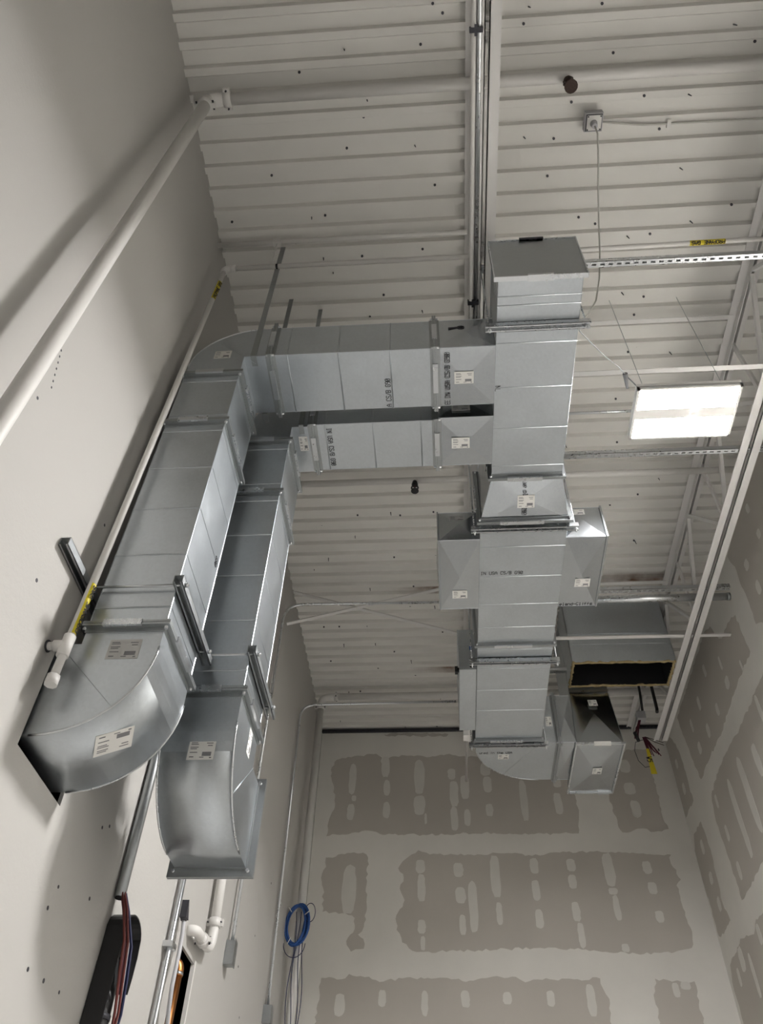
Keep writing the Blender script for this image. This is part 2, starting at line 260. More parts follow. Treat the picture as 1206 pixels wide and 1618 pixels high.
# ribbed steel roof deck, flutes running across the room
dk = MB(); P0, PITCHD = 1.060, 0.15232
prof = []
k0 = int(math.floor((YF - P0) / PITCHD)); k1 = int(math.ceil((YB - P0) / PITCHD))
for k in range(k0, k1 + 1):
    y = P0 + k * PITCHD
    for dy, dz in ((0, 0), (0.045, 0), (0.056, 0.038), (0.141, 0.038)): prof.append((y + dy, ZD + dz))
prof = [p for p in prof if p[0] < YB + 0.05]
n = len(prof)
dk.add([(XL - 0.1, y, z) for y, z in prof] + [(XR + 0.1, y, z) for y, z in prof], [(i, n + i, n + i + 1, i + 1) for i in range(n - 1)])
dk.box(XL - 0.5, XR + 0.3, YF - 0.2, YB + 0.3, 5.70, 5.75)
ceil_o = solo('ceiling', dk, 'deck_paint', kind='structure')
nl = MB()
for i, (a, b) in enumerate(DECK_NAILS):
    f = ((b - P0) / PITCHD) % 1.0; zz = ZD + (0.038 if f > 0.34 else 0.0)
    if i % 3: nl.tube([(a, b, zz + 0.004), (a, b, zz - 0.010)], 0.009, 7)
    else: nl.tube([(a, b, zz + 0.004), (a + 0.006, b - 0.004, zz - 0.05)], [0.005, 0.003], 6)
part('deck_screws', nl, 'dark_steel', ceil_o, kind='stuff')
# slotted dark track where the deck meets the back wall
tk = MB().box(XL, XR, YB - 0.035, YB, ZD - 0.016, ZD + 0.02)
for i in range(int((XR - XL) / 0.045)):
    tk.box(XL + i * 0.045, XL + i * 0.045 + 0.022, YB - 0.045, YB - 0.03, ZD - 0.024, ZD - 0.005)
solo('trim_1', tk, 'dark_steel', kind='structure')

# ------------------------------------------------------------------ open-web joists
def angle(p0y, p1y, x, z, sx, sz, leg=0.063, t=0.006):
    b = MB(); b.box(x, x + sx * leg, p0y, p1y, z, z + sz * t); b.box(x, x + sx * t, p0y, p1y, z, z + sz * leg); return b
def joist(xc, label):
    j = thing('roof_joist', label, 'joist', (xc, 1.0, 4.80), 'open web roof joists')
    g = 0.0105
    for sx in (-1, 1):
        part('chord_angle', angle(YF, YB - 0.02, xc + sx * g, ZD - 0.001, sx, -1), 'joist_paint', j)
        part('chord_angle', angle(YF, 7.83, xc + sx * g, 4.80, sx, 1), 'joist_paint', j)
    y = 3.38 - 1.22 * 8
    while y < 7.9:
        if y > YF + 0.6:
            for dy in (-0.61, 0.61):
                part('web_member', MB().bar((xc, y + dy * 0.06, 4.83), (xc, y + dy * 0.97, 5.55), 0.030, 0.030), 'joist_paint', j)
            part('web_member', MB().bar((xc, y, 4.83), (xc, y, 5.57), 0.020, 0.034), 'joist_paint', j)
        y += 1.22
    return j
joist(0.370, 'white steel bar joist above the duct trunk, conduits strapped along it')
joist(2.394, 'white steel bar joist running beside the unfinished right wall')

def bridging(label, p, q, wu=0.004, leg=0.038):
    b = MB(); p, q = Vector(p), Vector(q); d = (q - p).normalized(); up = Vector((0, 1, 0)); v = d.cross(up).normalized()
    b.obox((p + q) / 2, d, up, v, (q - p).length / 2, leg / 2, wu / 2)
    b.obox((p + q) / 2 + up * (leg / 2 - wu / 2) + v * (leg / 2), d, up, v, (q - p).length / 2, wu / 2, leg / 2)
    return solo('bridging_angle', b, 'joist_paint', label, 'bracing', 'joist bridging')
bridging('white angle brace just under the deck, nearest the LED light', (0.44, 3.11, 5.51), (2.32, 3.11, 5.51))
bridging('white angle brace along the joist bottom, right above the LED light', (0.44, 3.11, 4.815), (XR, 3.11, 4.815))
bridging('white angle brace under the rust-stained deck by the right joist', (0.44, 6.05, 5.50), (2.32, 6.05, 5.50))
bridging('white angle brace crossing the open insulated duct to the right wall', (0.44, 6.05, 4.815), (XR, 6.05, 4.815))
bridging('crossed brace over the back left bay, falling toward the trunk', (-1.46, 6.06, 5.50), (0.31, 6.06, 4.87))
bridging('crossed brace over the back left bay, falling toward the left wall', (-1.47, 6.015, 5.04), (0.31, 6.015, 5.52))

# ------------------------------------------------------------------ strut channel and rods
def channel(axis, t0, t1, a, b, open_dir=-1, slots=True, wd=0.041):
    """U channel: web with slots on the -z side when open_dir is +1 (opening up), else opening down"""
    mb = MB(); th = 0.003; h = wd / 2
    def bx(tt0, tt1, a0, a1, b0, b1):
        p, q = AX(axis, tt0, a0, b0), AX(axis, tt1, a1, b1); mb.box(p[0], q[0], p[1], q[1], p[2], q[2])
    zb = b if open_dir > 0 else b + wd
    s_ = 1 if open_dir > 0 else -1
    bx(t0, t1, a - h, a - h + th, b, b + wd); bx(t0, t1, a + h - th, a + h, b, b + wd)
    if slots:
        bx(t0, t1, a - h, a - 0.007, zb, zb + s_ * th); bx(t0, t1, a + 0.007, a + h, zb, zb + s_ * th)
        t = t0
        while t < t1:
            bx(t, min(t + 0.024, t1), a - 0.008, a + 0.008, zb, zb + s_ * th); t += 0.0525
    else: bx(t0, t1, a - h, a + h, zb, zb + s_ * th)
    bx(t0, t1, a - h, a - h + 0.010, b + (wd if open_dir > 0 else 0), b + (wd - th if open_dir > 0 else th))
    bx(t0, t1, a + h - 0.010, a + h, b + (wd if open_dir > 0 else 0), b + (wd - th if open_dir > 0 else th))
    return mb
def nut(p, r=0.011, h=0.010): return MB().tube([(p[0], p[1], p[2] - h / 2), (p[0], p[1], p[2] + h / 2)], r, 6)
def trapeze(x0, x1, y, ztop, zrod, label):
    t = thing('trapeze_hanger', label, 'hanger', ((x0 + x1) / 2, y, ztop - 0.041), 'strut trapezes under the trunk')
    part('strut_channel', channel('x', x0, x1, y, ztop - 0.042, -1), 'bright_steel', t)
    for x in (x0 + 0.022, x1 - 0.022):
        rd = part('threaded_rod', MB().tube([(x, y, ztop - 0.075), (x, y, zrod)], 0.0055, 8), 'bright_steel', t)
        part('nut', nut((x, y, ztop - 0.050)), 'bright_steel', rd); part('nut', nut((x, y, ztop + 0.006)), 'bright_steel', rd)
trapeze(0.335, 0.925, 2.29, 4.084, 4.90, 'steel strut trapeze under the capped near end of the trunk')
trapeze(0.262, 0.990, 3.785, 3.995, 4.90, 'steel strut trapeze just behind the flared trunk transition')
trapeze(0.260, 0.985, 5.27, 3.995, 4.90, 'steel strut trapeze under the trunk beside the narrow grey box')
trapeze(0.268, 0.985, 6.505, 3.995, 4.90, 'steel strut trapeze at the far elbow of the trunk')
def ustrut(label, y, x0, x1, z=4.812):
    solo('strut_channel', channel('x', x0, x1, y, z, 1), 'bright_steel', label, 'strut channel', 'strut channels laid on the joists')
ustrut('slotted strut channel laid across joists behind the trunk end cap', 2.30, 0.30, 2.74)
ustrut('slotted strut channel laid across joists just beyond the LED light', 3.85, 0.30, 2.60)
ustrut('slotted strut channel laid across joists above the big steel pipe', 5.40, 0.30, 2.60)
ustrut('short strut channel laid across joists left of the insulated duct', 6.57, 0.30, 1.28)
solo('strut_channel', channel('x', 1.30, 2.32, 7.98, ZD - 0.06, 1), 'dark_steel', 'dark slotted strut channel against the deck near the back wall', 'strut channel', 'strut channels laid on the joists')

# ------------------------------------------------------------------ duct building blocks
def flange(parent, axis, t, a0, a1, b0, b1, cleats=True, out=0.026):
    mb = MB(); th = 0.011
    def bx(m_, tt0, tt1, c0, c1, d0, d1):
        p, q = AX(axis, tt0, c0, d0), AX(axis, tt1, c1, d1); m_.box(p[0], q[0], p[1], q[1], p[2], q[2])
    for s_ in (-1, 1):
        u0, u1 = t + s_ * 0.001, t + s_ * th
        bx(mb, u0, u1, a0 - out, a1 + out, b0 - out, b0); bx(mb, u0, u1, a0 - out, a1 + out, b1, b1 + out)
        bx(mb, u0, u1, a0 - out, a0, b0, b1); bx(mb, u0, u1, a1, a1 + out, b0, b1)
        u2 = t + s_ * 0.030
        e = 0.004
        bx(mb, u1, u2, a0 - e, a1 + e, b0 - e, b0 + 0.001); bx(mb, u1, u2, a0 - e, a1 + e, b1 - 0.001, b1 + e)
        bx(mb, u1, u2, a0 - e, a0 + 0.001, b0, b1); bx(mb, u1, u2, a1 - 0.001, a1 + e, b0, b1)
    f = part('flange', mb, 'dull_steel', parent)
    for a in (a0 - 0.008, a1 + 0.008):
        for b in (b0 - 0.008, b1 + 0.008):
            p, q = AX(axis, t - 0.024, a, b), AX(axis, t + 0.024, a, b)
            part('corner_bolt', MB().tube([p, q], 0.008, 6), 'bright_steel', f)
    if cleats:
        la, lb = (a1 - a0), (b1 - b0)
        for b in (b0 - out, b1 + out):
            c = MB(); bx(c, t - 0.015, t + 0.015, a0 + la * 0.22, a0 + la * 0.72, b - 0.006, b + 0.006); part('cleat', c, 'bright_steel', f)
        for a in (a0 - out, a1 + out):
            c = MB(); bx(c, t - 0.015, t + 0.015, a - 0.006, a + 0.006, b0 + lb * 0.22, b0 + lb * 0.72); part('cleat', c, 'bright_steel', f)
    return f
def section(parent, name, axis, t0, t1, r0, r1=None, cross=0.0, beads=(), seams=True, material='galvanized'):
    r1 = r1 or r0
    c0 = [AX(axis, t0, a, b) for a, b in ((r0[0], r0[2]), (r0[1], r0[2]), (r0[1], r0[3]), (r0[0], r0[3]))]
    c1 = [AX(axis, t1, a, b) for a, b in ((r1[0], r1[2]), (r1[1], r1[2]), (r1[1], r1[3]), (r1[0], r1[3]))]
    mb = MB(); quads = [c0[::-1], c1] + [[c0[i], c0[(i + 1) % 4], c1[(i + 1) % 4], c1[i]] for i in range(4)]
    flip = (axis == 'y')
    for q in quads:
        q = q[::-1] if flip else q
        if cross: mb.fan(q, cross)
        else: mb.add(q, [(0, 1, 2, 3)])
    o = part(name, mb, material, parent)
    if seams:
        for i in range(4): part('corner_seam', MB().bar(c0[i], c1[i], 0.0036, 0.0036, (0.3, 0.5, 0.8)), 'galvanized', o)
    for t in beads:
        bd = MB(); e = 0.0028; hw = 0.0045; k = (t - t0) / (t1 - t0)
        A0, A1, B0, B1 = [r0[i] + (r1[i] - r0[i]) * k for i in range(4)]
        C_ = ((A0, B0), (A1, B0), (A1, B1), (A0, B1), (A0, B0))
        bd.tube([AX(axis, t, a, b) for a, b in C_], 0.0042, 8, cap=False)
        part('stiffening_bead', bd, 'galvanized', o)
    return o
def sticker(parent, c, u, v, nrm, w_, h_, material='label_white', rot=0.0):
    u, v, nrm, c = Vector(u).normalized(), Vector(v).normalized(), Vector(nrm).normalized(), Vector(c)
    if rot:
        a = math.radians(rot); u, v = u * math.cos(a) + v * math.sin(a), v * math.cos(a) - u * math.sin(a)
    o = part('product_label', MB().obox(c + nrm * 0.0006, u, v, nrm, w_ / 2, h_ / 2, 0.0006), material, parent, 'pale paper product label' if material == 'label_white' else 'clear film product label')
    pr = MB()
    for a, b, la, lb in ((0.22, -0.22, 0.17, 0.10), (-0.30, 0.34, 0.12, 0.02), (-0.28, 0.26, 0.14, 0.02), (-0.28, 0.12, 0.15, 0.02), (-0.30, 0.04, 0.12, 0.02), (-0.28, -0.14, 0.14, 0.02), (-0.33, -0.36, 0.08, 0.025), (0.05, -0.38, 0.08, 0.02), (0.28, 0.32, 0.12, 0.02), (0.30, 0.20, 0.09, 0.02), (0.38, -0.40, 0.04, 0.03)):
        pr.obox(c + nrm * 0.0015 + u * a * w_ + v * b * h_, u, v, nrm, la * w_, lb * h_, 0.0003)
    part('print', pr, 'print_grey', o, kind='stuff')
    return o
GL = {'A': ['00 04 26 44 40', '03 43'], 'B': ['00 06 36 45 44 33 03', '33 42 41 30 00'], 'C': ['45 36 16 05 01 10 30 41'], 'E': ['40 00 06 46', '03 33'],
      'G': ['45 36 16 05 01 10 30 41 43 23'], 'I': ['10 30', '20 26', '16 36'], 'L': ['06 00 40'], 'N': ['00 06 40 46'], 'O': ['10 30 41 45 36 16 05 01 10'],
      '0': ['10 30 41 45 36 16 05 01 10', '01 45'], 'P': ['00 06 36 45 44 33 03'], 'R': ['00 06 36 45 44 33 03', '23 40'], 'S': ['45 36 16 05 04 13 33 42 41 30 10 01'],
      'U': ['06 01 10 30 41 46'], 'W': ['06 10 23 30 46'], '9': ['44 33 13 04 05 16 36 45 41 30 10'], '5': ['46 06 04 34 43 41 30 00'], '/': ['00 46'], '-': ['03 43'],
      'a': ['04 34 43 40 10 01 12 42'], 'd': ['46 40 10 01 03 14 44'], 'e': ['02 42 43 34 14 03 01 10 30'], 'f': ['10 15 26 36', '03 33'], 'h': ['00 06', '03 14 34 43 40'],
      'i': ['20 24', '25 26'], 'l': ['16 26 20', '10 30'], 'n': ['00 04', '03 14 34 43 40'], 'p': ['00 04 34 43 41 30 00'], 'r': ['00 04', '03 14 34'], 's': ['44 14 03 12 32 41 30 00'],
      't': ['16 11 20 30', '04 34'], 'u': ['04 01 10 30 41', '44 40']}
def lettering(parent, s, pos, d, up, h=0.030, adv=0.0205, name='stamped_lettering', material='ink', align='LEFT', st=0.0036):
    d, up = Vector(d).normalized(), Vector(up).normalized(); nn = d.cross(up); mb = MB(); ux, uy = adv / 5.6, h / 6
    x0 = -len(s) * adv / 2 if align == 'CENTER' else 0.0
    for i, ch in enumerate(s):
        for stroke in GL.get(ch, ()):
            P = [Vector(pos) + d * (x0 + i * adv + int(c[0]) * ux) + up * ((int(c[1]) - 3) * uy) + nn * 0.0012 for c in stroke.split()]
            for p, q in zip(P, P[1:]): mb.bar(p - (q - p).normalized() * st * 0.4, q + (q - p).normalized() * st * 0.4, st, 0.0008, nn)
    return part(name, mb, material, parent, kind='stuff')
def elbow(parent, poly2, axis, t0, t1, seam_pts, name='elbow'):
    """profile in the plane across axis, extruded along it; seam_pts index range of the outer curve"""
    pts = [AX(axis, t0, a, b) for a, b in poly2]; d = Vector(AX(axis, t1 - t0, 0, 0))
    mb = MB().prism(pts, d)
    nn = len(poly2)
    for k in range(2, len(mb.f)):
        i = k - 2
        if seam_pts[0] <= i < seam_pts[1]: mb.sm[k] = True
    o = part(name, mb, 'galvanized', parent)
    arc = [poly2[i] for i in range(seam_pts[0], seam_pts[1] + 1)]
    for t in (t0, t1):
        part('curved_seam', MB().tube([AX(axis, t, a, b) for a, b in arc], 0.0045, 6), 'bright_steel', o)
    return o

XN, YN, ZN = Vector((1, 0, 0)), Vector((0, 1, 0)), Vector((0, 0, 1))
# ------------------------------------------------------------------ near wall duct run (A)
A = thing('duct_run', 'galvanized duct from a hole in the left wall up and across to the trunk', 'duct', (-1.25, 2.62, 1.54))
ax0, ax1, ay0, ay1 = -1.405, -1.085, 2.42, 2.826
pa = [(ax1, 2.03)] + arc2((-1.475, 1.93), 0.390, 0, -90) + [(-1.63, 1.54), (-1.63, 1.95), (ax0, 1.95), (ax0, 2.03)]
elbow(A, pa, 'y', ay0, ay1, (1, 15))
section(A, 'riser_section', 'z', 2.03, 3.43, (ax0, ax1, ay0, ay1), beads=(2.135, 2.44, 2.745, 3.05, 3.355))
section(A, 'riser_section', 'z', 3.43, 3.90, (ax0, ax1, ay0, ay1), beads=(3.50, 3.83))
hz0, hz1 = 4.085, 4.402
pb = [(ax1, 3.90), (ax1, hz0), (-0.93, hz0), (-0.93, hz1)] + arc2((-1.0, 3.997), 0.405, 90, 180) + [(ax0, 3.90)]
elbow(A, pb, 'y', ay0, ay1, (4, 18))
section(A, 'crossover_section', 'x', -0.93, 0.045, (ay0, ay1, hz0, hz1), beads=(-0.83, -0.525, -0.22))
section(A, 'tap_transition', 'x', 0.045, 0.400, (ay0, ay1, hz0, hz1), cross=0.013, material='galvanized_gloss')
for z in (2.035, 3.43, 3.90): flange(A, 'z', z, ax0, ax1, ay0, ay1)
for x in (-0.93, 0.045): flange(A, 'x', x, ay0, ay1, hz0, hz1)
for (p, q) in (((-1.475, ay0 - 0.001, 1.93), (-1.20, ay0 - 0.001, 1.655)), ((-1.0, ay0 - 0.001, 3.997), (-1.285, ay0 - 0.001, 4.283))):
    part('crease', MB().tube([p, q], 0.0012, 5), 'galvanized', A)
sticker(A, (-1.225, ay0, 1.92), XN, ZN, -YN, 0.13, 0.095, 'label_clear')
nv = Vector((math.cos(math.radians(-52)), 0, math.sin(math.radians(-52))))
sticker(A, Vector((-1.475, 2.60, 1.93)) + nv * 0.390, YN.cross(nv) * -1, YN, nv, 0.15, 0.11, rot=24)
sticker(A, (-1.22, ay0, 4.12), XN, ZN, -YN, 0.10, 0.08)
sticker(A, (0.215, 2.62, hz0 - 0.014), XN, -YN, -ZN, 0.115, 0.085)
lettering(A, 'E IN USA CS/B G90', (0.115, 2.81, hz0 - 0.011), -YN, -XN, 0.030, 0.0212)
lettering(A, 'A CS/B G90', (-0.245, 2.815, hz0), -YN, -XN)
lettering(A, 'G90', (ax1, 2.78, 2.77), -ZN, YN)
part('hook_latch', MB().tube([(0.13, ay0 - 0.012, 4.29), (0.19, ay0 - 0.012, 4.295)], 0.005, 6).tube([(0.205 + 0.02 * math.cos(t * 0.6), ay0 - 0.012, 4.295 + 0.013 * math.sin(t * 0.6)) for t in range(11)], 0.004, 6), 'dark_steel', A)

# ------------------------------------------------------------------ far wall duct run (B)
B = thing('duct_run', 'galvanized duct hanging beside the first with an open elbow at its foot', 'duct', (-1.03, 3.14, 1.53))
bx0, bx1, by0, by1 = -1.195, -0.875, 2.945, 3.335
pc = [(by0, 2.09)] + arc2((by1 + 0.01, 1.93), 0.40, 180, 270) + [(3.49, 1.53), (3.49, 1.93), (by1, 1.93), (by1, 2.09)]
elbow(B, pc, 'x', bx0, bx1, (1, 15))
section(B, 'riser_section', 'z', 2.09, 3.45, (bx0, bx1, by0, by1), beads=(2.20, 2.50, 2.80, 3.10, 3.38))
section(B, 'riser_section', 'z', 3.45, 3.935, (bx0, bx1, by0, by1), beads=(3.53, 3.86))
pd = [(bx1, 3.935), (bx1, hz0), (-0.745, hz0), (-0.745, hz1)] + arc2((-0.79, 3.997), 0.405, 90, 180) + [(bx0, 3.935)]
elbow(B, pd, 'y', by0, by1 - 0.02, (4, 18))
section(B, 'crossover_section', 'x', -0.745, 0.045, (by0 - 0.01, 3.30, hz0, hz1), beads=(-0.665, -0.36, -0.055))
section(B, 'tap_transition', 'x', 0.045, 0.400, (by0 - 0.025, 3.30, hz0, hz1), cross=0.013, material='galvanized_gloss')
for z in (2.085, 3.45, 3.935): flange(B, 'z', z, bx0, bx1, by0, by1)
for x in (-0.745, 0.045): flange(B, 'x', x, by0 - 0.01, 3.30, hz0, hz1)
fo = flange(B, 'y', 3.505, bx0, bx1, 1.53, 1.93, cleats=False, out=0.034)
part('opening', MB().box(bx0 + 0.01, bx1 - 0.01, 3.488, 3.494, 1.54, 1.92), 'black_void', B)
part('crease', MB().tube([(bx1 + 0.001, by1, 1.93), (bx1 + 0.001, 3.06, 1.65)], 0.0015, 5), 'galvanized', B)
sticker(B, (-1.01, by0 + 0.012, 1.80), XN, ZN, -YN, 0.115, 0.095)
sticker(B, (bx1, 3.20, 1.98), YN, ZN, XN, 0.06, 0.13)
sticker(B, (-0.815, 3.08, hz0), XN, -YN, -ZN, 0.055, 0.115)
sticker(B, (0.195, 3.11, hz0 - 0.014), XN, -YN, -ZN, 0.115, 0.085)
sticker(B, (0.20, by0 - 0.038, 4.17), XN, ZN, -YN, 0.115, 0.06, 'label_clear')
lettering(B, 'IN USA CS/B G90', (-0.64, 2.965, hz0), YN, XN)

# ------------------------------------------------------------------ trunk
T = thing('main_duct', 'long galvanized trunk duct with capped near end and two side taps', 'duct', (0.63, 4.5, 4.0))
tx0, tx1, tz0, tz1 = 0.402, 0.862, 4.085, 4.54
ux0, ux1, uz0, uz1 = 0.328, 0.922, 4.0, 4.50
section(T, 'trunk_section', 'y', 2.012, 3.42, (tx0, tx1, tz0, tz1), beads=(2.115, 2.17, 2.41, 2.715, 3.02, 3.325))
section(T, 'trunk_transition', 'y', 3.42, 3.735, (tx0, tx1, tz0, tz1), (ux0, ux1, uz0, uz1), cross=0.020, material='galvanized_gloss')
section(T, 'trunk_section', 'y', 3.735, 5.08, (ux0, ux1, uz0, uz1), beads=(3.82, 3.99, 4.295, 4.60, 4.87))
section(T, 'trunk_section', 'y', 5.08, 6.46, (ux0, ux1, uz0, uz1), beads=(5.15, 5.40, 5.70, 6.0))
cp = MB().box(tx0 - 0.026, tx1 + 0.028, 2.0, 2.013, tz0 - 0.004, tz1 + 0.012)
cpo = part('end_cap', cp, 'dull_steel', T)
rim = MB()
for c in ((tx0 - 0.026, tx1 + 0.028, tz0 - 0.008, tz0), (tx0 - 0.026, tx1 + 0.028, tz1 + 0.004, tz1 + 0.014)): rim.box(c[0], c[1], 1.992, 2.020, c[2], c[3])
for xx in (tx0 - 0.026, tx1 + 0.022): rim.box(xx, xx + 0.006, 1.992, 2.020, tz0, tz1 + 0.01)
part('cap_rim', rim, 'bright_steel', cpo)
part('cleat', MB().box(0.56, 0.70, 1.985, 2.024, tz0 - 0.014, tz0 + 0.004), 'bright_steel', cpo)
part('cleat', MB().box(0.56, 0.70, 1.985, 2.024, tz1 + 0.004, tz1 + 0.018), 'dark_steel', cpo)
flange(T, 'y', 3.42, tx0, tx1, tz0, tz1); flange(T, 'y', 3.735, ux0, ux1, uz0, uz1); flange(T, 'y', 5.08, ux0, ux1, uz0, uz1); flange(T, 'y', 6.46, ux0, ux1, uz0, uz1)
# side taps, cross-broken sheets
section(T, 'side_tap', 'x', 0.040, 0.328, (3.91, 4.64, uz0 + 0.001, 4.285), cross=0.022, material='galvanized_gloss')
section(T, 'side_tap', 'x', 0.922, 1.200, (3.915, 4.635, uz0 + 0.001, 4.30), cross=0.022, material='galvanized_gloss')
part('tap_cap', MB().box(0.030, 0.040, 3.902, 4.648, uz0 - 0.006, 4.293), 'dull_steel', T)
part('tap_cap', MB().box(1.200, 1.212, 3.905, 4.645, uz0 - 0.006, 4.310), 'dull_steel', T)
pe = [(ux0, 6.46)] + [(a, b) for a, b in arc2((ux1 + 0.02, 6.57), 0.614, 180, 90)] + [(1.09, 7.184), (1.09, 6.525), (ux1, 6.525), (ux1, 6.46)]
elbow(T, pe, 'z', uz0, uz1, (1, 15))
flange(T, 'x', 1.09, 6.525, 7.184, uz0, uz1, cleats=False)
section(T, 'outlet_collar', 'x', 1.09, 1.245, (6.525, 7.184, uz0, uz1), cross=0.02, material='galvanized_gloss')
part('crease', MB().tube([(ux1, 6.525, uz0 - 0.001), (0.60, 7.07, uz0 - 0.001)], 0.0015, 5), 'galvanized', T)
sticker(T, (0.63, 3.585, 4.020), XN, Vector((0, -0.965, 0.26)), Vector((0, -0.26, -0.965)), 0.115, 0.095)
sticker(T, (0.372, 3.50, 4.30), YN, ZN, Vector((-0.97, -0.23, 0)), 0.08, 0.11)
sticker(T, (0.185, 4.46, uz0 - 0.015), XN, -YN, -ZN, 0.11, 0.085)
sticker(T, (0.175, 3.898, 4.21), XN, ZN, -YN, 0.11, 0.055, 'label_clear')
sticker(T, (1.075, 4.36, uz0 - 0.02), XN, -YN, -ZN, 0.11, 0.085)
sticker(T, (1.03, 3.903, 4.245), XN, ZN, -YN, 0.11, 0.055)
sticker(T, (0.59, 6.76, uz0), XN, -YN, -ZN, 0.10, 0.085)
sticker(T, (1.02, 6.524, 4.22), XN, ZN, -YN, 0.055, 0.10)
lettering(T, 'IN USA CS/B G90', (0.338, 4.255, uz0), XN, -YN)
lettering(T, 'NL', (0.42, 2.70, tz0), YN, XN)
lettering(T, 'ue pl', (0.625, 3.45, 4.055), Vector((0, 0.965, -0.26)), XN)
lettering(T, 'G90', (0.62, 3.63, 4.012), Vector((0, 0.965, -0.26)), XN)
lettering(T, 'eland-Cliffs I', (0.935, 4.615, uz0), XN, -YN)
lettering(T, 'ured in the USA', (0.365, 6.69, uz0), XN, -YN)

# narrow grey box against the trunk's left side
BX = thing('air_damper_box', 'narrow galvanized box fixed along the left side of the far trunk', 'duct box', (0.255, 5.85, 4.0))
section(BX, 'casing', 'y', 5.405, 6.307, (0.182, 0.322, uz0 + 0.001, 4.42), cross=0.0)
part('control_knob', MB().tube([(0.180, 5.45, 4.03), (0.150, 5.45, 4.03)], 0.022, 10).box(0.145, 0.17, 5.43, 5.47, 4.0, 4.055), 'black_rubber', BX, 'black control knob')
part('blue_tape', MB().box(0.275, 0.297, 5.4035, 5.406, 4.20, 4.24), 'tape_blue', BX)
part('cable_grommet', MB().tube([(0.285, 5.402, 4.035), (0.285, 5.42, 4.035)], 0.018, 12), 'black_rubber', BX)
solo('hanger_tab', MB().box(0.215, 0.262, 6.33, 6.36, 3.97, 4.42).box(0.215, 0.262, 6.33, 6.43, 3.965, 3.975), 'white_paint', 'short white tab hanging at the far end of the narrow box', 'bracket')

# supply drop behind the insulated duct
D = thing('supply_plenum', 'galvanized drop box joined to the far end of the trunk', 'duct', (1.46, 6.98, 3.985))
def hexa(parent, name, lo, hi, z0, z1, cross=0.0, material='galvanized'):
    return section(parent, name, 'z', z0, z1, lo, hi, cross=cross, material=material)
hexa(D, 'drop_transition', (1.245, 1.668, 6.53, 7.405), (1.318, 1.700, 6.845, 7.40), 3.985, 4.775, cross=0.03, material='galvanized_gloss')
hexa(D, 'drop_riser', (1.318, 1.700, 6.845, 7.40), (1.318, 1.700, 6.845, 7.40), 4.775, 5.63)
rm = MB()
for a, b, c, d in ((1.235, 1.680, 6.518, 6.532), (1.235, 1.680, 7.403, 7.417)): rm.box(a, b, c, d, 3.972, 3.992)
for a in (1.233, 1.668): rm.box(a, a + 0.012, 6.53, 7.405, 3.972, 3.992)
ro = part('bottom_rim', rm, 'bright_steel', D)
part('cleat', MB().box(1.40, 1.55, 6.512, 6.538, 3.968, 3.997), 'label_white', ro)
part('cleat', MB().box(1.53, 1.64, 7.396, 7.422, 3.966, 3.990), 'bright_steel', ro)
part('slip_joint', MB().box(1.312, 1.706, 6.835, 6.85, 4.755, 4.78), 'bright_steel', D)
sticker(D, (1.47, 6.955, 3.954), XN, -YN, -ZN, 0.085, 0.11)
sticker(D, (1.50, 6.708, 4.54), XN, Vector((0, 0.37, 0.93)), Vector((0, -0.93, 0.37)), 0.085, 0.10)

# open insulated return drop
E = thing('return_drop', 'wide insulated duct drop from the roof, its open end facing down', 'duct', (1.81, 6.6, 4.80))
rx0, rx1, ry0, ry1, rz = 1.315, 2.312, 6.41, 6.815, 4.805
for nm, c in (('near_panel', (rx0, rx1, ry0, ry0 + 0.004)), ('far_panel', (rx0, rx1, ry1 - 0.004, ry1)), ('side_panel', (rx0, rx0 + 0.004, ry0, ry1)), ('side_panel', (rx1 - 0.004, rx1, ry0, ry1))):
    part(nm, MB().box(*c, rz, 5.635), 'galvanized', E)
li = MB(); tI = 0.024
def wob(): return random.uniform(-0.005, 0.006)
def lip(p, q, inward):
    k = 26; pts = [Vector(p).lerp(Vector(q), i / k) + Vector((inward[0] * (0.012 + wob()), inward[1] * (0.012 + wob()), wob())) for i in range(k + 1)]
    li.tube(pts, [0.013 + wob() * 0.5 for _ in pts], 7)
cs = [(rx0, ry0, rz), (rx1, ry0, rz), (rx1, ry1, rz), (rx0, ry1, rz)]
for i, inw in enumerate(((0, 1), (-1, 0), (0, -1), (1, 0))): lip(cs[i], cs[(i + 1) % 4], inw)
part('insulation_edge', li, 'insulation', E, 'ragged yellow insulation edge')
ln = MB()
for c in ((rx0 + 0.004, rx1 - 0.004, ry0 + 0.004, ry0 + tI), (rx0 + 0.004, rx1 - 0.004, ry1 - tI, ry1 - 0.004), (rx0 + 0.004, rx0 + tI, ry0 + 0.004, ry1 - 0.004), (rx1 - tI, rx1 - 0.004, ry0 + 0.004, ry1 - 0.004)): ln.box(c[0], c[1], c[2], c[3], rz + 0.003, 5.63)
ln.box(rx0 + 0.01, rx1 - 0.01, ry0 + 0.01, ry1 - 0.01, 5.60, 5.632)
part('black_liner', ln, 'black_void', E, 'black inner liner')
for z in (5.15, 5.02): part('panel_fold', MB().box(rx0 - 0.002, rx1 + 0.002, ry0 - 0.003, ry0 + 0.001, z, z + 0.006), 'galvanized', E)

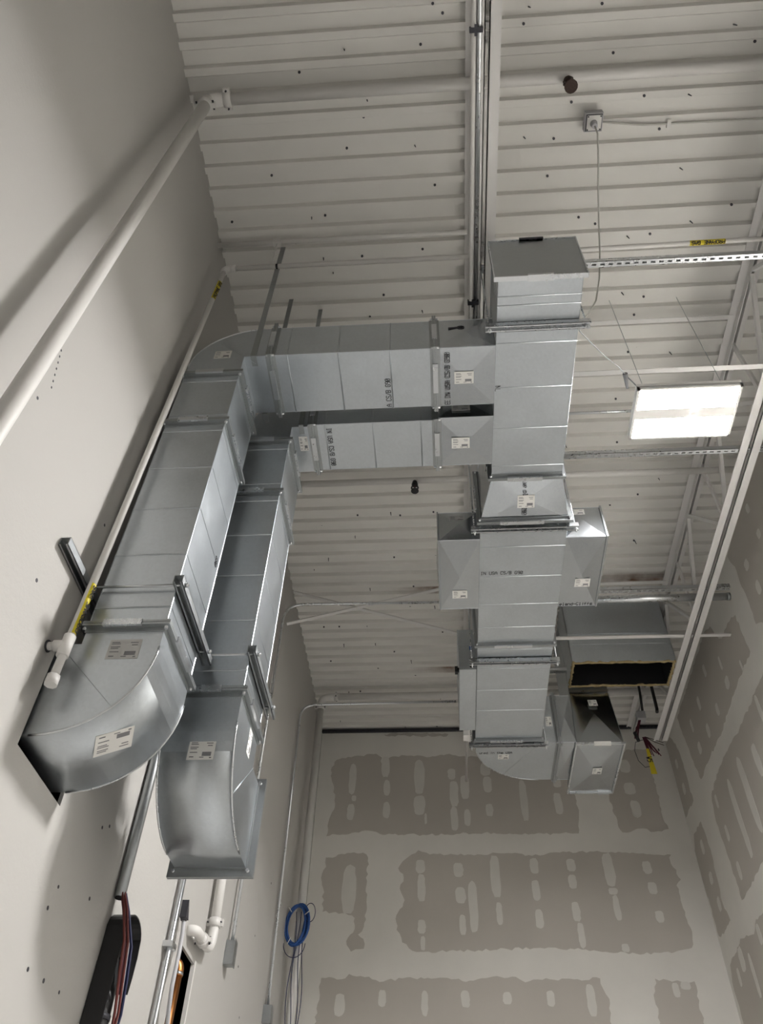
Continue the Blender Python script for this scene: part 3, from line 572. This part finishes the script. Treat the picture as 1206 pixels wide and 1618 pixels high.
# ------------------------------------------------------------------ clamps holding the wall ducts
def clamp(label, x1, y0, y1, z, wall_y0, wall_y1, xw):
    t = thing('duct_clamp', label, 'bracket', (x1, (y0 + y1) / 2, z), 'strut clamps around the wall ducts')
    part('strut_channel', channel('y', y0 - 0.06, y1 + 0.10, x1 + 0.023, z - 0.02, -1, slots=False), 'dull_steel', t)
    part('wall_strut', channel('y', wall_y0, wall_y1, xw, z - 0.02, -1, slots=False), 'dull_steel', t)
    for y in (y0 - 0.020, y1 + 0.020):
        r = part('threaded_rod', MB().tube([(xw, y, z), (x1 + 0.06, y, z)], 0.0055, 8), 'bright_steel', t)
        part('nut', MB().tube([(x1 + 0.045, y, z), (x1 + 0.056, y, z)], 0.011, 6), 'bright_steel', r)
clamp('strut clamp around the near wall duct, its arm sticking out past the gas pipe', ax1, ay0, ay1, 2.235, 2.125, 2.90, -1.468)
clamp('strut clamp around the far wall duct above its open elbow', bx1, by0, by1, 2.275, 2.97, 3.50, -1.468)
def strap(label, x, y, z0, z1, w_=0.034):
    solo('hanger_strap', MB().box(x - w_ / 2, x + w_ / 2, y - 0.0015, y + 0.0015, z0, z1).box(x - w_ / 2, x + w_ / 2, y, y + (0.07 if y < 3 else 0.07), z0 - 0.002, z0 + 0.001), 'dull_steel', label, 'strap', 'flat hanger straps')
strap('long flat steel strap from the deck to the near crossover duct', -1.03, 2.416, hz0 - 0.001, 5.60)
strap('flat steel strap rising behind the near crossover duct', -1.03, 2.832, hz0 - 0.002, 5.60, 0.032)
strap('short visible flat strap rising behind the far crossover duct', -0.815, 2.930, hz0 - 0.002, 5.60, 0.03)

# ------------------------------------------------------------------ pipes
def pts_bend(p, c, q, r, n=8):
    p, c, q = Vector(p), Vector(c), Vector(q); a = c + (p - c).normalized() * r; b = c + (q - c).normalized() * r; out = [p]
    for i in range(n + 1):
        t = i / n; out.append(a * (1 - t) ** 2 + c * 2 * t * (1 - t) + b * t * t)
    return out + [q]
def coupling(parent, p, d, r):
    p, d = Vector(p), Vector(d).normalized(); a = Vector((0, 0, 1)) if abs(d.z) < 0.9 else Vector((0, 1, 0)); v = d.cross(a).normalized()
    o = part('coupling', MB().tube([p - d * 0.024, p + d * 0.024], r * 1.30, 16), 'white_paint', parent)
    for s_ in (-1, 1):
        q = p + v * s_ * r * 1.42
        part('lug', MB().obox(q, d, v, d.cross(v), 0.020, r * 0.34, r * 0.40), 'white_paint', o)
        part('bolt', MB().tube([q + d.cross(v) * -r * 0.75, q + d.cross(v) * r * 0.75], r * 0.17, 6), 'dark_steel', o)
def sprinkler(parent, p, s_=1.0, material='rusty'):
    p = Vector(p)
    b = part('sprinkler_head', MB().tube([p, p + Vector((0, 0, -0.035 * s_))], 0.020 * s_, 10).tube([p + Vector((0, 0, -0.03 * s_)), p + Vector((0, 0, -0.05 * s_))], [0.026 * s_, 0.018 * s_], 8), material, parent, 'dark sprinkler head')
    for sx in (-1, 1):
        part('frame_arm', MB().tube([p + Vector((sx * 0.018 * s_, 0, -0.045 * s_)), p + Vector((sx * 0.026 * s_, 0, -0.075 * s_)), p + Vector((sx * 0.006 * s_, 0, -0.105 * s_))], 0.006 * s_, 6), material, b)
    part('deflector', MB().tube([p + Vector((0, 0, -0.105 * s_)), p + Vector((0, 0, -0.110 * s_))], 0.030 * s_, 14), material, b)
    part('bulb', MB().tube([p + Vector((0, 0, -0.05 * s_)), p + Vector((0, 0, -0.10 * s_))], 0.005 * s_, 6), 'maroon_wire', b)
rS = 0.0365
SP = thing('sprinkler_line', 'white sprinkler pipe up the left wall with a tee and branch under the deck', 'pipe', (-1.335, 1.365, ZF))
part('riser', MB().tube([(-1.325, 1.365, ZF), (-1.335, 1.365, 5.40)], rS, 18), 'white_paint', SP)
part('branch', MB().tube([(-1.40, 1.365, 5.45), (XR, 1.365, 5.45)], rS, 18), 'white_paint', SP)
part('tee', MB().tube([(-1.42, 1.365, 5.45), (-1.20, 1.365, 5.45)], rS * 1.18, 18).tube([(-1.335, 1.365, 5.46), (-1.335, 1.365, 5.34)], rS * 1.18, 18), 'white_paint', SP)
coupling(SP, (-1.335, 1.365, 5.345), ZN, rS); coupling(SP, (-1.21, 1.365, 5.45), XN, rS)
sprinkler(SP, (0.915, 1.375, 5.425), 1.35)
S2 = thing('sprinkler_line', 'white sprinkler branch pipe under the deck beyond the far crossover duct', 'pipe', (0.5, 4.565, 5.41))
part('branch', MB().tube([(XL, 4.565, 5.45), (XR, 4.565, 5.45)], rS * 0.8, 16), 'white_paint', S2)
sprinkler(S2, (-0.148, 4.565, 5.43), 1.15, 'black_rubber')
S3 = thing('sprinkler_line', 'white sprinkler pipe in the back left corner with couplings at its bend', 'pipe', (-1.375, 7.86, ZF))
part('riser', MB().tube([(-1.375, 7.86, ZF), (-1.375, 7.86, 5.36)], rS * 1.1, 18), 'white_paint', S3)
part('bend', MB().tube(pts_bend((-1.375, 7.86, 5.30), (-1.375, 7.86, 5.46), (-1.18, 7.86, 5.46), 0.10), rS * 1.15, 16), 'white_paint', S3)
part('branch', MB().tube([(-1.18, 7.86, 5.46), (XR, 7.86, 5.46)], rS * 1.1, 18), 'white_paint', S3)
coupling(S3, (-1.375, 7.86, 5.31), ZN, rS); coupling(S3, (-1.20, 7.86, 5.46), XN, rS)
rG = 0.0165
G = thing('gas_pipe', 'white gas pipe with yellow stickers climbing beside the near wall duct', 'pipe', (-1.40, 2.335, 1.70))
part('riser', MB().tube([(-1.415, 2.335, 1.70), (-1.375, 2.355, 5.10)], rG, 16), 'white_paint', G)
part('elbow_fitting', MB().tube(pts_bend((-1.375, 2.355, 5.09), (-1.375, 2.355, 5.15), (-1.31, 2.355, 5.15), 0.04), rG * 1.4, 14), 'white_paint', G)
part('branch', MB().tube([(-1.33, 2.355, 5.15), (0.37, 2.355, 5.15), (XR, 2.335, 5.15)], rG, 16), 'white_paint', G)
part('coupling', MB().tube([(-1.335, 2.355, 5.15), (-1.30, 2.355, 5.15)], rG * 1.45, 14), 'white_paint', G)
part('black_band', MB().tube([(-1.02, 2.355, 5.15), (-1.005, 2.355, 5.15)], rG * 1.06, 14), 'ink', G)
tz = 1.875
part('tee', MB().tube([(-1.414, 2.335, tz + 0.045), (-1.415, 2.335, tz - 0.05)], rG * 1.45, 14).tube([(-1.414, 2.335, tz), (-1.462, 2.335, tz)], rG * 1.40, 14), 'white_paint', G)
part('wall_nipple', MB().tube([(-1.455, 2.335, tz), (XL - 0.02, 2.335, tz)], rG, 14), 'white_paint', G)
part('escutcheon', MB().tube([(XL + 0.002, 2.335, tz), (XL + 0.006, 2.335, tz)], rG * 1.5, 14), 'dark_steel', G)
part('end_cap', MB().tube([(-1.415, 2.335, 1.735), (-1.415, 2.335, 1.695)], rG * 1.5, 8), 'white_paint', G)
def gas_label(p, q, face, half=65):
    """yellow sticker round part of the pipe, lettering along the middle of it"""
    p, q, face = Vector(p), Vector(q), Vector(face).normalized()
    d = (q - p).normalized(); f = (face - d * face.dot(d)).normalized(); g = d.cross(f); n_ = 10; r = rG * 1.06; vs = []
    for rr in (r, rG * 0.9):
        for e in (p, q):
            for k in range(n_ + 1):
                a = math.radians(-half + 2 * half * k / n_); vs.append(e + (f * math.cos(a) + g * math.sin(a)) * rr)
    m_ = n_ + 1; fs = []
    for k in range(n_): fs += [(k, k + 1, m_ + k + 1, m_ + k), (2 * m_ + k, 3 * m_ + k, 3 * m_ + k + 1, 2 * m_ + k + 1), (k, 2 * m_ + k, 2 * m_ + k + 1, k + 1), (m_ + k, m_ + k + 1, 3 * m_ + k + 1, 3 * m_ + k)]
    fs += [(0, m_, 3 * m_, 2 * m_), (n_, 2 * m_ + n_, 3 * m_ + n_, m_ + n_)]
    o = part('gas_sticker', MB().add(vs, fs), 'yellow', G, 'yellow PROPANE GAS sticker')
    lettering(o, 'PROPANE GAS', (p + q) / 2 + f * (rG * 1.10), d, f.cross(d), 0.021, (q - p).length / 11.6, name='lettering', align='CENTER', st=0.0046)
gas_label((1.99, 2.341, 5.15), (1.76, 2.343, 5.15), (0, -0.35, -1), 75)
gas_label((-1.4126, 2.336, 1.93), (-1.4095, 2.3375, 2.19), (1.0, -0.1, -0.1), 62)
gas_label((-1.380, 2.3525, 4.70), (-1.377, 2.354, 4.94), (0.8, -0.6, -0.3), 62)
hg = MB().tube([(-1.055, 2.355, 5.13), (-1.055, 2.352, 5.20), (-1.055, 2.345, 5.53)], 0.004, 6).box(-1.085, -1.025, 2.33, 2.37, 5.50, 5.56)
solo('pipe_hanger', hg, 'white_paint', 'thin white hanger holding the gas pipe below the deck', 'hanger')
solo('deck_conduit', MB().tube([(XL, 2.345, 5.53), (0.31, 2.345, 5.53)], 0.018, 12), 'white_paint', 'white painted conduit under the deck just above the gas pipe', 'conduit')

# ------------------------------------------------------------------ steel conduits
def emt(name, label, pts, r=0.0118, material='bright_steel', boxes=(), couplings=()):
    t = thing(name, label, 'conduit', pts[0])
    part('tube', MB().tube(pts, r, 12), material, t)
    for c, d in couplings: part('coupling', MB().tube([Vector(c) - Vector(d) * 0.022, Vector(c) + Vector(d) * 0.022], r * 1.35, 12), material, t)
    return t
c1 = emt('wall_conduit', 'thin steel conduit bending off the left wall toward the left side tap', pts_bend((-1.455, 5.73, 2.0), (-1.455, 5.78, 5.09), (0.31, 5.80, 5.085), 0.20), 0.0125, couplings=(((-0.62, 5.79, 5.087), XN),))
part('junction_box', MB().box(-1.488, -1.43, 5.70, 5.77, 1.87, 2.02).box(-1.43, -1.424, 5.695, 5.775, 1.865, 2.025), 'dull_steel', c1, 'grey conduit body')
c2 = emt('wall_conduit', 'thin steel conduit bending off the left wall near the back corner', pts_bend((-1.462, 7.24, 2.06), (-1.462, 7.15, 4.87), (0.185, 7.14, 4.878), 0.16), 0.0125, couplings=(((-1.462, 7.20, 3.9), ZN), ((-1.462, 7.225, 2.85), ZN)))
part('junction_box', MB().box(-1.488, -1.42, 7.19, 7.29, 1.93, 2.06), 'dull_steel', c2, 'grey conduit box')
c3 = emt('wall_conduit', 'bright steel conduit running down below the open duct elbow', [(-1.462, 4.445, -0.3), (-1.462, 4.445, 2.7)], 0.0165)
part('strap', MB().box(-1.489, -1.435, 4.405, 4.485, 1.53, 1.56), 'bright_steel', c3)
emt('strap_conduit', 'thin steel conduit tied along the trunk joist', [(0.327, -3.3, 4.786), (0.327, 3.4, 4.786)], 0.0125)
emt('strap_conduit', 'painted conduit tied along the trunk joist beside the steel one', [(0.296, -3.3, 4.784), (0.296, 8.6, 4.784)], 0.014, 'white_paint')
solo('conduit_clip', MB().box(0.274, 0.345, 0.93, 0.955, 4.765, 4.80).box(0.30, 0.315, 0.915, 0.97, 4.762, 4.768), 'dark_steel', 'dark clip tying two conduits to the joist, top of the picture', 'clip')
solo('conduit_clip', MB().box(0.274, 0.345, 2.49, 2.515, 4.765, 4.80).box(0.30, 0.315, 2.475, 2.53, 4.762, 4.768), 'dark_steel', 'dark clip tying two conduits to the joist, beside the trunk end', 'clip')
emt('deck_pipe', 'thin steel conduit crossing under the deck behind the LED light', [(0.44, 3.95, 5.52), (2.32, 3.95, 5.52)], 0.012)
bp = thing('steel_pipe', 'big shiny steel pipe laid over the joist, its cut end toward the right wall', 'pipe', (1.9, 5.55, 4.84))
part('tube', MB().tube([(1.16, 5.56, 4.862), (2.645, 5.56, 4.862)], 0.034, 20), 'bright_steel', bp)
part('open_end', MB().tube([(2.640, 5.56, 4.862), (2.647, 5.56, 4.862)], 0.030, 20), 'black_void', bp)
part('end_ring', MB().tube([(2.620, 5.56, 4.862), (2.646, 5.56, 4.862)], 0.0365, 20), 'dull_steel', bp)

# grey conduit with wires, lower left
pv = emt('wire_conduit', 'grey conduit ending in loose wires below the near duct elbow', [(-1.462, 3.595, 2.9), (-1.462, 3.61, 1.455)], 0.025, 'dull_steel')
part('mouth', MB().tube([(-1.462, 3.61, 1.458), (-1.462, 3.61, 1.451)], 0.022, 12), 'black_void', pv)
for i, (cm, dx, dy) in enumerate((('red_wire', 0, -0.012), ('red_wire', 0.010, -0.004), ('cord_white', 0.004, 0.004), ('navy_wire', 0.0, 0.012), ('navy_wire', 0.010, 0.014), ('maroon_wire', -0.008, 0.0))):
    part('wire', MB().tube([(-1.462 + dx * 0.8, 3.61 + dy, 1.50), (-1.42 + dx, 3.605 + dy * 1.6, 1.40), (-1.375 + dx, 3.60 + dy * 3, 1.26), (-1.37 + dx, 3.625 + dy * 3, 1.14), (-1.375 + dx, 3.68 + dy * 2, 1.02), (-1.39, 3.73 + dy, 0.90), (-1.40, 3.76, 0.75)], 0.0058, 6), cm, pv)
# black looped strap
bl = thing('rubber_sleeve', 'black rubber sleeve looped against the left wall behind the wires', 'sleeve', (-1.43, 3.78, 0.85))
def band(profile, x0, x1, th):
    mb = MB(); n_ = len(profile); out = []
    for i, (a, b) in enumerate(profile):
        p, q = profile[max(0, i - 1)], profile[min(n_ - 1, i + 1)]; d = Vector((q[0] - p[0], q[1] - p[1])).normalized(); out.append((a - d.y * th, b + d.x * th))
    vs = []
    for (a, b), (c, d) in zip(profile, out): vs += [(x0, a, b), (x1, a, b), (x1, c, d), (x0, c, d)]
    fs = []
    for i in range(n_ - 1):
        o = i * 4
        for k in range(4): fs.append((o + k, o + 4 + k, o + 4 + (k + 1) % 4, o + (k + 1) % 4))
    fs += [(0, 1, 2, 3), (n_ * 4 - 1, n_ * 4 - 2, n_ * 4 - 3, n_ * 4 - 4)]
    return mb.add(vs, fs)
prof_b = [(3.60, 0.80), (3.605, 1.0), (3.615, 1.26)] + [(3.725 + 0.112 * math.cos(math.radians(t)), 1.325 + 0.085 * math.sin(math.radians(t))) for t in range(170, 5, -15)] + [(3.838, 1.28), (3.832, 1.20), (3.82, 1.13)]
part('looped_band', band(prof_b, -1.487, -1.40, 0.006), 'black_rubber', bl)
part('sleeve_body', MB().tube([(-1.438, 3.655, 0.70), (-1.438, 3.66, 0.98), (-1.438, 3.665, 1.22)], [0.046, 0.044, 0.040], 14), 'black_rubber', bl)
part('band_clamp', MB().tube([(-1.438, 3.655, 0.985), (-1.438, 3.656, 1.005)], 0.049, 14), 'dark_steel', bl)
# flexible cable with its fitting
fx = thing('flex_cable', 'grey flexible cable sagging from a fitting beside the bright conduit', 'cable', (-1.45, 4.56, 0.9))
part('cable', MB().tube([(-1.455, 4.575, 1.74), (-1.45, 4.585, 1.66), (-1.445, 4.58, 1.56), (-1.44, 4.56, 1.47), (-1.435, 4.54, 1.38), (-1.435, 4.56, 1.29), (-1.44, 4.62, 1.20), (-1.45, 4.66, 1.08)], 0.011, 10), 'pale_grey', fx)
part('fitting', MB().prism([(-1.475, 4.545, 1.82), (-1.475, 4.545, 1.73), (-1.475, 4.60, 1.73)], (0.04, 0, 0)).tube([(-1.455, 4.575, 1.765), (-1.455, 4.575, 1.72)], 0.017, 10), 'dark_steel', fx)
# white water pipe with elbow, and copper stub in the wall recess
WP = thing('water_pipe', 'white pipe below the open duct elbow, bending into the wall recess', 'pipe', (-1.44, 5.14, 1.7))
part('riser', MB().tube([(-1.44, 5.13, 2.55), (-1.44, 5.17, 1.90)], 0.030, 16), 'white_paint', WP)
part('bend', MB().tube(pts_bend((-1.44, 5.17, 1.92), (-1.44, 5.17, 1.765), (-1.44, 4.90, 1.755), 0.11), 0.030, 14), 'white_paint', WP)
part('stub', MB().tube(pts_bend((-1.44, 5.0, 1.757), (-1.44, 4.80, 1.752), (XL, 4.80, 1.752), 0.035), 0.029, 14), 'white_paint', WP)
coupling(WP, (-1.44, 5.17, 1.93), ZN, 0.030); coupling(WP, (-1.44, 4.97, 1.757), YN, 0.030)
CPp = thing('copper_pipe', 'copper pipe standing in the dark recess of the left wall', 'pipe', (-1.52, 4.86, 0.86))
part('tube', MB().tube([(-1.520, 4.845, 0.86), (-1.520, 4.865, 1.54)], 0.027, 16), 'copper', CPp)
part('top_elbow', MB().tube(pts_bend((-1.520, 4.865, 1.53), (-1.520, 4.865, 1.605), (-1.64, 4.84, 1.605), 0.05), 0.031, 14), 'copper', CPp)
part('solder_ring', MB().tube([(-1.520, 4.864, 1.535), (-1.520, 4.865, 1.55)], 0.032, 14), 'bright_steel', CPp)
rt = MB()
rt.box(XL - 0.02, XL + 0.004, H2[1] - 0.004, H2[1] + 0.016, H2[2], H2[3] + 0.02)
part('recess_edge', rt, 'white_paint', wl_o)
# holes and scuffs on the left wall
sc = MB()
for y, z in ((3.05, 1.27), (3.02, 1.18), (3.36, 1.35), (3.28, 1.62), (3.35, 1.66), (3.02, 0.97), (3.17, 0.98), (3.33, 0.99), (2.38, 2.60), (2.1, 2.0), (6.15, 2.0), (6.4, 1.75), (6.9, 2.9), (6.55, 2.35), (1.22, 2.45), (1.62, 2.5)):
    sc.tube([(XL + 0.0012, y, z), (XL - 0.001, y, z)], random.uniform(0.006, 0.011), 7)
for i in range(7): sc.bar((XL + 0.0008, 1.655 - i * 0.010, 2.62 + i * 0.030), (XL + 0.0008, 1.652 - i * 0.010, 2.628 + i * 0.030), 0.006, 0.002, (1, 0, 0))
part('wall_scuffs', sc, 'dark_steel', wl_o, kind='stuff')

# ------------------------------------------------------------------ blue cable coil on the corner pipe
BC = thing('cable_coil', 'coil of blue network cable tied to the corner pipe', 'cable', (-1.38, 7.80, 2.68))
for i in range(16):
    ph = random.uniform(0, 6); ox, oz = random.uniform(-0.018, 0.018), random.uniform(-0.015, 0.015); oy = random.uniform(-0.02, 0.02)
    part('cable_loop', MB().tube([(-1.385 + ox + (0.095 + ox * 0.4) * math.cos(t), 7.77 + oy + 0.006 * math.sin(3 * t + ph), 2.885 + oz + 0.175 * math.sin(t) + 0.015 * math.cos(t)) for t in [2 * math.pi * k / 28 for k in range(29)]], 0.0072, 6, cap=False), 'blue_cable', BC)
part('loose_loop', MB().tube([(-1.27 + 0.05 * math.cos(t), 7.76, 2.99 + 0.085 * math.sin(t)) for t in [2 * math.pi * k / 20 for k in range(21)]], 0.0035, 6, cap=False), 'navy_wire', BC)
part('loose_loop', MB().tube([(-1.39 + 0.10 * math.cos(t), 7.76, 2.72 + 0.12 * math.sin(t)) for t in [math.pi + math.pi * k / 14 for k in range(15)]], 0.0035, 6), 'navy_wire', BC)
for dx, ph in ((-0.03, 0), (0.0, 1.3), (0.045, 2.2), (0.07, 3.0)):
    part('hanging_tail', MB().tube([(-1.37 + dx + 0.018 * math.sin(k * 0.5 + ph), 7.765, 3.0 - k * 0.075) for k in range(20)], 0.004, 6), 'navy_wire', BC)
for a in (0.6, 2.3, 4.2): part('tie', MB().tube([(-1.385 + 0.085 * math.cos(a), 7.742, 2.885 + 0.14 * math.sin(a)), (-1.385 + 0.135 * math.cos(a), 7.742, 2.885 + 0.20 * math.sin(a))], 0.004, 6), 'label_white', BC)

# ------------------------------------------------------------------ LED lights
def led(loc, label):
    x, y, z = loc
    t = thing('led_highbay_light', label, 'light', (x, y, z), 'LED high bay lights')
    part('housing', MB().box(x - 0.325, x + 0.325, y - 0.20, y + 0.20, z + 0.012, z + 0.05).box(x - 0.31, x + 0.31, y - 0.038, y + 0.038, z - 0.008, z + 0.02).box(x - 0.22, x + 0.22, y - 0.05, y + 0.05, z + 0.05, z + 0.10), 'white_paint', t)
    fr = MB()
    for c in ((x - 0.325, x - 0.309, y - 0.20, y + 0.20), (x + 0.309, x + 0.325, y - 0.20, y + 0.20), (x - 0.325, x + 0.325, y - 0.20, y - 0.187), (x - 0.325, x + 0.325, y + 0.187, y + 0.20)): fr.box(*c, z - 0.010, z + 0.02)
    part('rim', fr, 'white_paint', t)
    for s_ in (-1, 1):
        yc = y + s_ * 0.113
        part('lens', MB().box(x - 0.308, x + 0.308, yc - 0.073, yc + 0.073, z, z + 0.013), 'led_lens', t)
    part('sensor', MB().tube([(x + 0.05, y, z + 0.0), (x + 0.05, y, z - 0.022)], 0.018, 14), 'white_paint', t)
    for sx in (-0.25, 0.25):
        part('hanging_cable', MB().tube([(x + sx, y - 0.12, z + 0.05), (x + sx, y - 0.12, 5.6)], 0.002, 5), 'dull_steel', t)
led(LED_SPOTS[0], 'lit twin-panel LED high bay light hanging right of the trunk')
# power drop: outlet box on the deck and cord to the lamp
OB = thing('outlet_box', 'square outlet box on the deck with a plugged in white cord', 'outlet', (1.125, 1.665, 5.50))
part('box', MB().box(1.068, 1.182, 1.608, 1.722, 5.535, 5.60), 'pale_grey', OB)
part('gasket', MB().box(1.074, 1.176, 1.614, 1.716, 5.529, 5.536), 'dark_steel', OB)
part('cover_plate', MB().box(1.079, 1.171, 1.619, 1.711, 5.523, 5.530), 'label_white', OB)
part('plug', MB().tube([(1.123, 1.668, 5.525), (1.123, 1.672, 5.478)], [0.024, 0.018], 12), 'pale_grey', OB)
for dx, dy in ((-0.04, -0.04), (0.04, -0.04), (-0.04, 0.04), (0.04, 0.04)): part('screw', MB().tube([(1.125 + dx, 1.665 + dy, 5.524), (1.125 + dx, 1.665 + dy, 5.519)], 0.005, 6), 'dark_steel', OB)
solo('power_cord', MB().tube([(1.123, 1.672, 5.48), (1.135, 1.70, 5.43), (1.145, 1.85, 5.36), (1.150, 2.03, 5.28), (1.152, 2.19, 5.16), (1.150, 2.31, 5.03), (1.130, 2.42, 4.86), (1.075, 2.46, 4.64), (0.98, 2.44, 4.42), (0.925, 2.41, 4.32)], 0.0052, 8), 'cord_white', 'white power cord drooping from the deck outlet toward the trunk', 'cord')
lc = thing('lamp_cord', 'dark lamp cord slanting from the trunk to a plug by the LED light', 'cord', (1.1, 2.6, 4.2))
part('cord', MB().tube([(0.925, 2.41, 4.32), (0.91, 2.45, 4.26), (1.00, 2.55, 4.27), (1.09, 2.65, 4.285), (1.187, 2.739, 4.30), (1.235, 2.80, 4.31), (1.32, 2.90, 4.33)], 0.004, 6), 'dull_steel', lc)
part('plug', MB().tube([(1.235, 2.795, 4.31), (1.262, 2.90, 4.30)], [0.016, 0.008], 8), 'print_grey', lc)
cbl = thing('deck_cable', 'white cable clipped along the deck right of the outlet box', 'cable', (1.7, 1.70, 5.55))
part('cable', MB().tube([(1.18, 1.672, 5.565), (1.28, 1.685, 5.565), (1.45, 1.712, 5.585), (1.62, 1.716, 5.588), (2.3, 1.722, 5.59), (XR, 1.725, 5.59)], 0.007, 8), 'cord_white', cbl)
part('clip', MB().box(1.61, 1.635, 1.69, 1.74, 5.575, 5.60), 'label_white', cbl)

# ------------------------------------------------------------------ junction box with loose wires, back right
JB = thing('junction_box', 'grey junction box hanging by the right joist, maroon wires spilling out', 'electrical box', (2.25, 7.85, 5.0))
part('box', MB().box(2.205, 2.30, 7.80, 7.89, 5.075, 5.165), 'pale_grey', JB)
part('conduit_stub', MB().tube([(2.285, 7.845, 5.16), (2.295, 7.79, 5.40), (2.305, 7.79, 5.60)], 0.014, 10), 'black_rubber', JB)
for i in range(6):
    a = random.uniform(-0.012, 0.012)
    part('wire', MB().tube([(2.235 + a, 7.85, 5.08), (2.20 + a, 7.85, 5.0), (2.16 + a * 2, 7.85, 4.90), (2.15 + a * 2, 7.84, 4.84)], 0.006, 6), 'maroon_wire', JB)
part('wire_wrap', MB().tube([(2.145, 7.85, 4.92), (2.165, 7.84, 4.81)], 0.020, 8), 'black_rubber', JB)
WB = thing('wire_bundle', 'bundle of maroon wires with a yellow tag near the right joist end', 'wires', (2.24, 7.85, 4.45))
for i in range(8):
    a = (i - 3.5) * 0.008
    part('wire', MB().tube([(2.23 + a * 0.5, 7.84, 4.855), (2.25 + a, 7.83, 4.78), (2.27 + a * 1.6, 7.82, 4.71 - 0.01 * (i % 3)), (2.29 + a * 2.4, 7.82, 4.66 - 0.015 * (i % 4))], 0.005, 6), 'maroon_wire', WB)
part('wire_end', MB().tube([(2.345, 7.82, 4.70), (2.35, 7.82, 4.675)], 0.006, 6), 'black_rubber', WB)
part('loop_wire', MB().tube([(2.22, 7.85, 4.83), (2.13, 7.85, 4.80), (2.10, 7.85, 4.70), (2.115, 7.85, 4.58), (2.17, 7.85, 4.50), (2.22, 7.85, 4.51)], 0.0035, 6), 'dark_steel', WB)
for dz in (0, 0.03): part('tail_wire', MB().tube([(2.24, 7.84, 4.86), (2.33, 7.82, 4.81 - dz), (2.41, 7.80, 4.76 - dz)], 0.0035, 6), 'rusty', WB)
tgp = MB().prism([(2.215, 7.815, 4.70), (2.245, 7.815, 4.70), (2.268, 7.81, 4.40), (2.205, 7.81, 4.40)], (0, 0.0015, 0))
tgo = part('yellow_tag', tgp, 'yellow', WB, 'yellow hand-lettered tag')
lettering(tgo, 'W5', (2.222, 7.812, 4.60), Vector((0.06, 0, -1)), XN, 0.05, 0.034, name='lettering', st=0.008)
solo('black_cable', MB().tube([(2.300, 7.30, 5.55), (2.310, 7.36, 5.36), (2.300, 7.34, 5.12), (2.285, 7.31, 4.86), (2.275, 7.30, 4.815)], 0.017, 10), 'black_rubber', 'thick black cable slanting beside the right joist below the open duct', 'cable')
